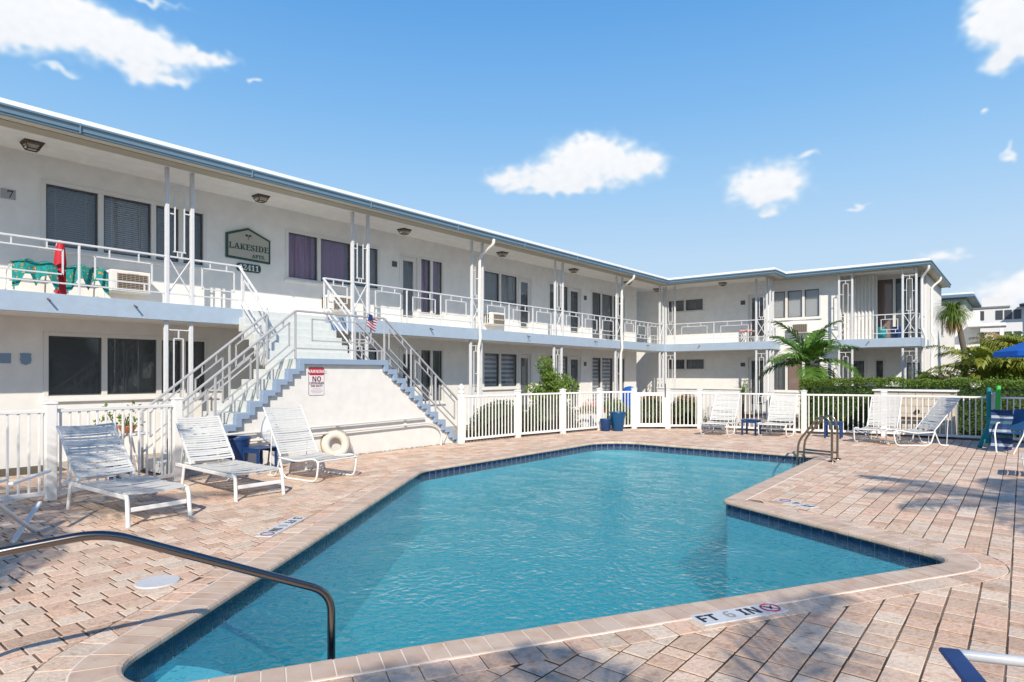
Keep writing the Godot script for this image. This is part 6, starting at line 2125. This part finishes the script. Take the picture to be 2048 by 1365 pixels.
func make_plants() -> void:
	# clipped hedge along the right
	var r := RandomNumberGenerator.new()
	r.seed = 100
	var h := thing("clipped_hedge", "long clipped green hedge behind the far fence", "hedge", Vector3(-1.0, 0, -22.2))
	var mb := MB.new()
	var f := FastNoiseLite.new()
	f.seed = 3; f.frequency = 0.9
	for i in 26000:
		var x := r.randf_range(-4.6, 5.0)
		var top := 1.5 + 0.11 * f.get_noise_2d(x * 1.5, 3.0) + (0.08 if r.randf() < 0.02 else 0.0)
		var p := Vector3()
		var out := Vector3.UP
		var pick := r.randf()
		if pick < 0.45:
			var y := r.randf() * top
			p = Vector3(x, y, 0.55 + 0.08 * f.get_noise_2d(x * 2.0, y * 2.0) - pow(r.randf(), 2.5) * 0.25)
			out = Vector3(0, 0.3, 1)
		elif pick < 0.9:
			p = Vector3(x, top - pow(r.randf(), 2.5) * 0.2, r.randf_range(-0.55, 0.6))
		else:
			p = Vector3(-4.6 + pow(r.randf(), 2.0) * 0.25, r.randf() * top, r.randf_range(-0.55, 0.55))
			out = Vector3(-1, 0.2, 0)
		mb.col = tint(r, 0.55, 1.5, 0.16)
		scatter_leaf(mb, r, p, out, 0.062)
	part(h, "foliage", mb.mesh(), M.leaf_hedge)
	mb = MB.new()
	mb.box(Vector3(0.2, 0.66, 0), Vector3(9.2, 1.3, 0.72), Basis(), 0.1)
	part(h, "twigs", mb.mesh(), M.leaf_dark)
	# shrubs behind the fence
	var sh := [
		["round_shrub", "clipped dark green dome shrub nearest the finial post", Vector3(-11.5, -0.02, -13.75), Vector3(0.85, 1.1, 1.2), 8000, 0.055, "leaf_dark"],
		["round_shrub", "clipped dark green dome shrub under the bright bushy tree", Vector3(-11.5, -0.02, -16.1), Vector3(0.85, 1.1, 1.35), 8000, 0.055, "leaf_dark"],
		["round_shrub", "mid-green dome shrub just left of the gate, behind the tall blue planter", Vector3(-10.95, -0.02, -19.1), Vector3(0.75, 0.95, 0.7), 4200, 0.06, "leaf_hedge"],
		["round_shrub", "dome shrub with reddish tips directly behind the gate", Vector3(-10.0, -0.02, -19.9), Vector3(0.72, 1.12, 0.6), 5000, 0.06, "leaf_croton"],
		["round_shrub", "dome shrub with reddish tips right of the gate, before the low white wall", Vector3(-8.75, -0.02, -20.0), Vector3(0.7, 1.1, 0.6), 5000, 0.06, "leaf_croton"],
		["round_shrub", "small green dome shrub before the right end of the low white wall", Vector3(-7.55, -0.02, -20.2), Vector3(0.46, 0.82, 0.42), 2600, 0.055, "leaf_dark"]]
	for i in sh.size():
		var s = sh[i]
		var t := thing(s[0], s[1], "shrub", s[2], 0.0, "dome shrubs behind the fence")
		dome(t, "foliage", Vector3.ZERO, s[3], s[4], s[5], M[s[6]], 200 + i, 0.07)
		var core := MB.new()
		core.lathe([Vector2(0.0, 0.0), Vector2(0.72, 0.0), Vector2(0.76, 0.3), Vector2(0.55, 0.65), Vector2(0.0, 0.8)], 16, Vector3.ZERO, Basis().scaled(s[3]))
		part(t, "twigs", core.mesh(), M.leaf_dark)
		if s[6] == "leaf_croton":
			dome(t, "red_tips", Vector3(0.1, s[3].y * 0.72, 0.08), Vector3(0.4, 0.3, 0.35), 420, 0.06, M.leaf_dry, 230 + i, 0.1, 0.7, 1.2)
	# bright bushy tree
	var t := thing("bushy_tree", "bright green bushy small tree behind the fence by the dome shrubs", "tree", Vector3(-11.9, -0.02, -16.9))
	mb = MB.new()
	var crown := MB.new()
	r.seed = 55
	for i in 13:
		var az := i * 2.4
		var hgt := [1.95, 1.7, 1.45, 1.5, 1.3, 1.25, 1.15, 1.3, 1.1, 1.0, 1.2, 0.95, 1.0][i] as float
		var sp := [0.25, 0.2, 0.5, 0.55, 0.75, 0.8, 0.95, 0.6, 1.0, 0.85, 0.3, 0.6, 1.1][i] as float
		var tip := Vector3(cos(az) * sp * 0.55, hgt, sin(az) * sp)
		if i == 0: tip = Vector3(0, 2.0, 0.55)
		if i == 1: tip = Vector3(0.05, 1.75, 0.4)
		mb.tube([Vector3(0, 0.0, 0), Vector3(tip.x * 0.3, hgt * 0.45, tip.z * 0.3), tip], 0.03, 6, false, 0.008)
		clump(crown, r, tip, 0.26, 190, 0.105)
		clump(crown, r, tip * Vector3(0.65, 0.78, 0.65), 0.25, 110, 0.10)
	part(t, "trunk", mb.mesh(), M.bark)
	part(t, "crown", crown.mesh(), M.leaf_bright)
	# flowers in a white planter box
	t = thing("flower_box", "white planter box of pink and red flowers behind the fence left of the tall planter", "planter", Vector3(-11.0, 0, -17.6))
	part(t, "box", boxm(Vector3(0.4, 0.4, 1.5), 0.01), M.vinyl_white, at3(Vector3(0, 0.2, 0)))
	dome(t, "flowers", Vector3(0, 0.42, -0.1), Vector3(0.25, 0.5, 0.6), 500, 0.06, M.pink, 301, 0.2)
	dome(t, "flowers", Vector3(0.05, 0.4, -0.55), Vector3(0.2, 0.35, 0.3), 200, 0.055, M.red_flower, 302, 0.2)
	dome(t, "foliage", Vector3(0, 0.4, 0), Vector3(0.25, 0.3, 0.7), 600, 0.07, M.leaf_hedge, 303, 0.2)
	t = thing("covered_grill", "bright blue covered barbecue standing behind the fence by the gate", "barbecue", Vector3(-11.35, 0, -21.0))
	mb = MB.new()
	mb.lathe([Vector2(0.0, 0.0), Vector2(0.3, 0.02), Vector2(0.27, 0.5), Vector2(0.31, 0.8), Vector2(0.3, 1.05), Vector2(0.18, 1.2), Vector2(0.0, 1.24)], 16)
	part(t, "cover", mb.mesh(), M.canvas_blue)
	# young palm before the end wing
	palm("young_palm", "green feather palm standing before the end wing, rising above the hedge", Vector3(-5.85, -0.02, -23.6), 2.0, 12, 2.0, M.leaf_palm, 401, 34, 0.66, Vector3(0.05, 0, 0.05), 0.1, 0.0, 1.45, "", 0.062)
	t = thing("spiky_plant", "small spiky bright green plant beside the end wing door", "plant", Vector3(-8.35, 0, -24.4))
	strap_plant(t, "leaves", Vector3(0, 0.9, 0), 70, 0.95, 0.03, M.leaf_bright, 402, 0.3, 1.5, 1.2)
	mb = MB.new()
	mb.tube([Vector3(0, 0, 0), Vector3(0.02, 0.95, 0)], 0.05, 8)
	part(t, "stem", mb.mesh(), M.bark)
	# pots behind the near left fence
	t = thing("white_garden_table", "small round white table behind the left fence holding a potted plant", "table", Vector3(-11.3, 0, -4.05))
	mb = MB.new()
	mb.lathe([Vector2(0.0, 0.70), Vector2(0.3, 0.70), Vector2(0.31, 0.715), Vector2(0.3, 0.73), Vector2(0, 0.73)], 20)
	part(t, "top", mb.mesh(), M.vinyl_white)
	for k in 3:
		mb = MB.new()
		mb.tube([Vector3(cos(k * 2.1) * 0.08, 0.7, sin(k * 2.1) * 0.08), Vector3(cos(k * 2.1) * 0.26, 0.0, sin(k * 2.1) * 0.26)], 0.014, 8)
		part(t, "leg", mb.mesh(), M.vinyl_white)
	t = thing("terracotta_bowl", "terracotta bowl of succulents on the round white table", "pot", Vector3(-11.3, 0.731, -4.05))
	mb = MB.new()
	mb.lathe([Vector2(0, 0), Vector2(0.08, 0), Vector2(0.14, 0.1), Vector2(0.145, 0.12), Vector2(0.12, 0.115), Vector2(0, 0.09)], 18)
	part(t, "bowl", mb.mesh(), M.terracotta)
	strap_plant(t, "leaves", Vector3(0, 0.1, 0), 26, 0.2, 0.02, M.leaf_hedge, 410, 0.3, 1.4, 0.5)
	t = thing("potted_shrub", "bare-branched potted shrub behind the left fence with a few red-tipped leaves", "plant", Vector3(-10.75, 0, -3.75))
	mb = MB.new()
	mb.lathe([Vector2(0, 0), Vector2(0.13, 0), Vector2(0.18, 0.3), Vector2(0.17, 0.31), Vector2(0, 0.27)], 18)
	part(t, "pot", mb.mesh(), M.resin_blue)
	mb = MB.new()
	var tips := []
	for k in 6:
		var a := k * 1.05
		var e := Vector3(cos(a) * 0.22, 1.02 + 0.12 * sin(k * 2.0), sin(a) * 0.26)
		tips.append(e)
		mb.tube([Vector3(0, 0.27, 0), Vector3(0.02, 0.62, 0.01), e * Vector3(0.5, 0.85, 0.5), e], 0.013, 6, false, 0.005)
	part(t, "branches", mb.mesh(), M.bark)
	var lv := MB.new()
	r.seed = 9
	for e in tips: clump(lv, r, e, 0.07, 14, 0.07)
	part(t, "leaves", lv.mesh(), M.leaf_bright)
	# planting to the right of the end wing
	t = thing("ponytail_palm", "tall slim palm with a mop of leaves and dry skirt right of the building", "palm", Vector3(-1.55, -0.02, -26.0))
	mb = MB.new()
	mb.tube([Vector3(0, 0, 0), Vector3(0.02, 1.2, 0), Vector3(0.03, 2.4, 0.02), Vector3(-0.12, 3.3, 0.0), Vector3(-0.3, 3.75, 0.0)], 0.11, 12, false, 0.07)
	part(t, "trunk", mb.mesh(), M.bark)
	strap_plant(t, "crown", Vector3(-0.3, 3.8, 0), 650, 0.8, 0.035, M.leaf_hedge, 420, -0.1, 1.5, 2.0)
	strap_plant(t, "dry_skirt", Vector3(-0.32, 3.62, 0), 220, 0.62, 0.035, M.leaf_dry, 421, -1.2, -0.2, 0.8)
	var ar := [
		["feathery golden-green palm clump beside the tall slim palm", Vector3(-0.75, 0, -25.0), "leaf_gold", 2.9], ["feathery golden-green palm clump behind the blue umbrella", Vector3(0.5, 0, -26.2), "leaf_gold", 3.3],
		["feathery green palm clump at the right edge over the hedge", Vector3(1.3, 0, -24.3), "leaf_hedge", 2.6], ["feathery palm clump with dry brown fronds behind the hedge", Vector3(-0.1, 0, -27.6), "leaf_dry", 3.4],
		["dark green palm clump against the end of the building", Vector3(-2.15, 0, -27.2), "leaf_palm", 1.7], ["low dark palm clump right of the end wing porch", Vector3(-2.0, 0, -24.6), "leaf_palm", 1.3]]
	for i in ar.size():
		var a = ar[i]
		t = thing("palm_clump", a[0], "palm", a[1], 0.0, "palm clumps right of the building")
		r.seed = 500 + i
		for k in 4:
			mb = MB.new()
			var az := k * 1.57 + 0.4
			var top := Vector3(cos(az) * 0.3, a[3] * r.randf_range(0.35, 0.6), sin(az) * 0.3)
			mb.tube([Vector3(cos(az) * 0.1, 0, sin(az) * 0.1), top], 0.035, 8, false, 0.025)
			part(t, "stem", mb.mesh(), M.bark)
			for j in 8:
				part(t, "frond", frond_mesh(r, az + j * 1.1 + r.randf(), r.randf_range(0.5, 1.4), r.randf_range(1.1, 1.9), a[3] * r.randf_range(0.5, 0.75), 30, 0.5, 0.045, 0.5), M[a[2]], Transform3D(Basis(), top))
	for i in 3:
		t = thing("low_bush", ["low olive bush between the hedge and the tall slim palm", "yellow-green bush above the hedge under the palm clumps", "dark bush above the hedge at the right edge"][i], "bush", [Vector3(-1.9, 0, -23.7), Vector3(-0.2, 0, -23.9), Vector3(1.2, 0, -23.4)][i], 0.0, "low bushes behind the hedge")
		dome(t, "foliage", Vector3.ZERO, [Vector3(0.8, 1.9, 0.6), Vector3(1.0, 1.85, 0.6), Vector3(0.9, 1.8, 0.6)][i], 2600, 0.1, [M.leaf_croton, M.leaf_bright, M.leaf_dark][i], 600 + i, 0.2)
		mb = MB.new()
		mb.tube([Vector3(0, 0, 0), Vector3(0.05, 1.2, 0)], 0.05, 6, false, 0.02)
		part(t, "trunk", mb.mesh(), M.bark)
	for i in 4:
		var at: Vector3 = [Vector3(0.5, 0, -38.0), Vector3(5.0, 0, -42.0), Vector3(-1.5, 0, -48.0), Vector3(2.8, 0, -33.0)][i]
		t = thing("background_tree", ["broad green tree behind the palm clumps", "dark green tree at the right edge before the distant hotel", "round green tree between the neighbouring house and the distant hotel", "dense dark tree above the umbrella"][i], "tree", at, 0.0, "trees behind the garden")
		r.seed = 640 + i
		mb = MB.new()
		var hgt: float = [3.6, 3.6, 4.2, 3.0][i]
		mb.tube([Vector3.ZERO, Vector3(0.1, hgt * 0.5, 0)], 0.16, 8, false, 0.08)
		crown = MB.new()
		for k in 12:
			var u := unit(r)
			var c := Vector3(u.x * hgt * 0.33, hgt * 0.66 + u.y * hgt * 0.2, u.z * hgt * 0.33)
			mb.tube([Vector3(0.08, hgt * 0.4, 0), c], 0.05, 5, false, 0.02)
			clump(crown, r, c, hgt * 0.17, 330, 0.17)
		part(t, "trunk", mb.mesh(), M.bark)
		part(t, "crown", crown.mesh(), [M.leaf_hedge, M.leaf_dark, M.leaf_hedge, M.leaf_dark][i])
	# greenery seen through the slot between the wings
	t = thing("garden_tree", "sunlit green tree seen through the slot between the two wings", "tree", Vector3(-17.3, 0, -32.8))
	mb = MB.new()
	mb.tube([Vector3.ZERO, Vector3(0.05, 3.0, 0)], 0.12, 8, false, 0.06)
	crown = MB.new()
	r.seed = 700
	for k in 16:
		var c := Vector3(r.randf_range(-0.9, 0.9), 1.2 + k * 0.32, r.randf_range(-0.9, 0.9))
		mb.tube([Vector3(0, c.y * 0.5, 0), c], 0.03, 5, false, 0.01)
		clump(crown, r, c, 0.7, 260, 0.14)
	part(t, "trunk", mb.mesh(), M.bark)
	part(t, "crown", crown.mesh(), M.leaf_bright)
	# dense trees across the court, seen mirrored in the ground-floor windows
	var first: Node3D = null
	for i in 7:
		var where := Vector3(13.0 + 0.8 * sin(i * 2.0), 0, 7.0 - 4.6 * i)
		if first == null:
			first = thing("court_tree", "dense dark tree across the court, outside the frame", "tree", where, 0.0, "trees across the court")
			mb = MB.new()
			mb.tube([Vector3.ZERO, Vector3(0.1, 2.6, 0)], 0.2, 8, false, 0.12)
			part(first, "trunk", mb.mesh(), M.bark)
			dome(first, "crown", Vector3(0, 0.9, 0), Vector3(2.2, 5.0, 2.6), 5200, 0.3, M.leaf_dark, 888, 0.2)
		else: copy(first, where, i * 1.3, "dense dark tree across the court, outside the frame", "trees across the court")
	# leaf litter blown against the foot of the stair wall
	var lit := MB.new()
	r.seed = 77
	for i in 520:
		var z := -11.3 + 4.6 * pow(r.randf(), 0.8)
		lit.col = tint(r, 0.35, 1.1, 0.2)
		var d := Vector3(r.randf_range(-1, 1), r.randf_range(0.0, 0.25), r.randf_range(-1, 1)).normalized()
		lit.leaf(Vector3(-10.79 + 0.06 * pow(r.randf(), 2.0) + 0.01, 0.004 + r.randf() * 0.015, z), d, d.cross(Vector3.UP).normalized(), r.randf_range(0.015, 0.045), 0.016)
	var litter := part(self, "leaf_litter", lit.mesh(), M.leaf_dry)
	litter.set_meta("kind", "stuff"); litter.set_meta("label", "dry leaf litter along the foot of the stair wall"); litter.set_meta("category", "leaves")
	# palms behind and beside the viewer whose shade falls on the deck
	palm("shade_palm", "tall palm outside the frame at the left, shading the front-most lounger", Vector3(-4.9, 0, 2.9), 4.6, 19, 2.8, M.leaf_palm, 801, 34, 0.6, Vector3(0.2, 0, 0.1), 0.14, -0.5, 1.3, "palms round the viewer")
	palm("shade_palm", "tall palm outside the frame behind the viewer, shading the near deck", Vector3(4.35, 0, 3.3), 4.9, 15, 2.5, M.leaf_palm, 802, 34, 0.6, Vector3(0.1, 0, -0.1), 0.14, -0.5, 1.3, "palms round the viewer")
	palm("shade_palm", "tall palm outside the frame at the right, shading the paved deck", Vector3(5.3, 0, -5.4), 4.8, 18, 2.4, M.leaf_palm, 803, 36, 0.62, Vector3(-0.1, 0, 0.1), 0.14, -0.5, 1.3, "palms round the viewer")

# ---------------------------------------------------------------- what stands beyond
func make_far() -> void:
	var n := thing("neighbouring_house", "white flat-roofed neighbouring house with blue gutter beyond the end wing", "house", Vector3(-5.0, 0, -42.0))
	part(n, "wall", boxm(Vector3(5.4, 5.6, 6.0)), M.stucco, at3(Vector3(0, 2.8, -1.0)))
	part(n, "gutter", boxm(Vector3(6.2, 0.14, 6.8), 0.02), M.gutter_blue, at3(Vector3(0, 5.68, -1.0)))
	part(n, "roof", boxm(Vector3(6.1, 0.1, 6.7), 0.02), M.roof_white, at3(Vector3(0, 5.81, -1.0)))
	var w := part(n, "window", boxm(Vector3(1.2, 1.1, 0.06), 0.01), M.frame_white, at3(Vector3(1.2, 4.2, 2.0)))
	part(w, "pane", boxm(Vector3(1.05, 0.95, 0.02)), M.far_window, at3(Vector3(0, 0, 0.035)))
	var pw := thing("garden_wall", "white garden wall with flat roof beside the tall slim palm", "wall", Vector3(-1.7, 0, -34.0))
	part(pw, "wall", boxm(Vector3(0.9, 4.4, 0.3), 0.02), M.stucco, at3(Vector3(-0.2, 2.2, 0)))
	part(pw, "roof", boxm(Vector3(1.3, 0.14, 1.2), 0.02), M.roof_white, at3(Vector3(0.5, 3.75, 0.3)))
	part(pw, "post", boxm(Vector3(0.12, 3.66, 0.12), 0.01), M.vinyl_white, at3(Vector3(1.0, 1.83, 0.75)))
	var hn := thing("distant_hotel", "distant large white hotel with grey hipped roofs over the trees", "hotel", Vector3(6.0, 0, -112.0))
	part(hn, "wall", boxm(Vector3(31.0, 11.0, 12.0)), M.far_white, at3(Vector3(3.2, 5.5, -6.0)))
	part(hn, "tower", boxm(Vector3(2.8, 12.6, 4.0)), M.far_white, at3(Vector3(-9.2, 6.3, -2.5)))
	part(hn, "wing", boxm(Vector3(24.0, 11.2, 14.0)), M.far_white, at3(Vector3(7.4, 5.6, -5.4)))
	var mb := MB.new()
	var a := [Vector3(-6.4, 11.2, 2.4), Vector3(21, 11.2, 2.4), Vector3(21, 11.2, -13.4), Vector3(-6.4, 11.2, -13.4)]
	var r0 := Vector3(-1.0, 13.4, -5.5); var r1 := Vector3(16, 13.4, -5.5)
	mb.quad(a[0], a[1], r1, r0); mb.quad(a[2], a[3], r0, r1); mb.tri(a[3], a[0], r0); mb.tri(a[1], a[2], r1)
	mb.quad(a[3], a[2], a[1], a[0])
	part(hn, "roof", mb.mesh(), M.far_roof)
	mb = MB.new()
	var g := [Vector3(-1.5, 11.25, 3.4), Vector3(7.0, 11.25, 3.4), Vector3(2.75, 13.2, 3.4)]
	mb.tri(g[0], g[1], g[2])
	part(hn, "gable", mb.mesh(), M.far_white)
	mb = MB.new()
	mb.quad(g[0] + Vector3(-0.5, -0.2, 0.3), g[2] + Vector3(0, 0.12, 0.3), g[2] + Vector3(0, 0.12, -6), g[0] + Vector3(-0.5, -0.2, -6))
	mb.quad(g[2] + Vector3(0, 0.12, 0.3), g[1] + Vector3(0.5, -0.2, 0.3), g[1] + Vector3(0.5, -0.2, -6), g[2] + Vector3(0, 0.12, -6))
	part(hn, "gable_roof", mb.mesh(), M.far_roof)
	part(hn, "parapet", boxm(Vector3(5.0, 0.25, 0.5)), M.far_roof, at3(Vector3(-9.9, 11.12, -0.1)))
	for row in 3:
		var y := 10.0 - row * 3.0
		for x in [-11.6, -10.7, -8.6, -7.6, -6.6]:
			part(hn, "window", boxm(Vector3(0.8, 1.3, 0.1)), M.far_window, at3(Vector3(x, y, 0.02)))
		for x in [-3.4, -2.5, 1.0, 2.0, 3.0, 6.5, 7.4, 10.5, 11.5]:
			part(hn, "window", boxm(Vector3(0.75, 1.4, 0.1)), M.far_window, at3(Vector3(x, y, 1.62)))

func _ready() -> void:
	set_view()
	make_materials()
	make_deck()
	make_pool()
	make_building()
	make_stairs()
	make_wall_things()
	make_fences()
	make_furniture()
	make_balcony_things()
	make_plants()
	make_far()
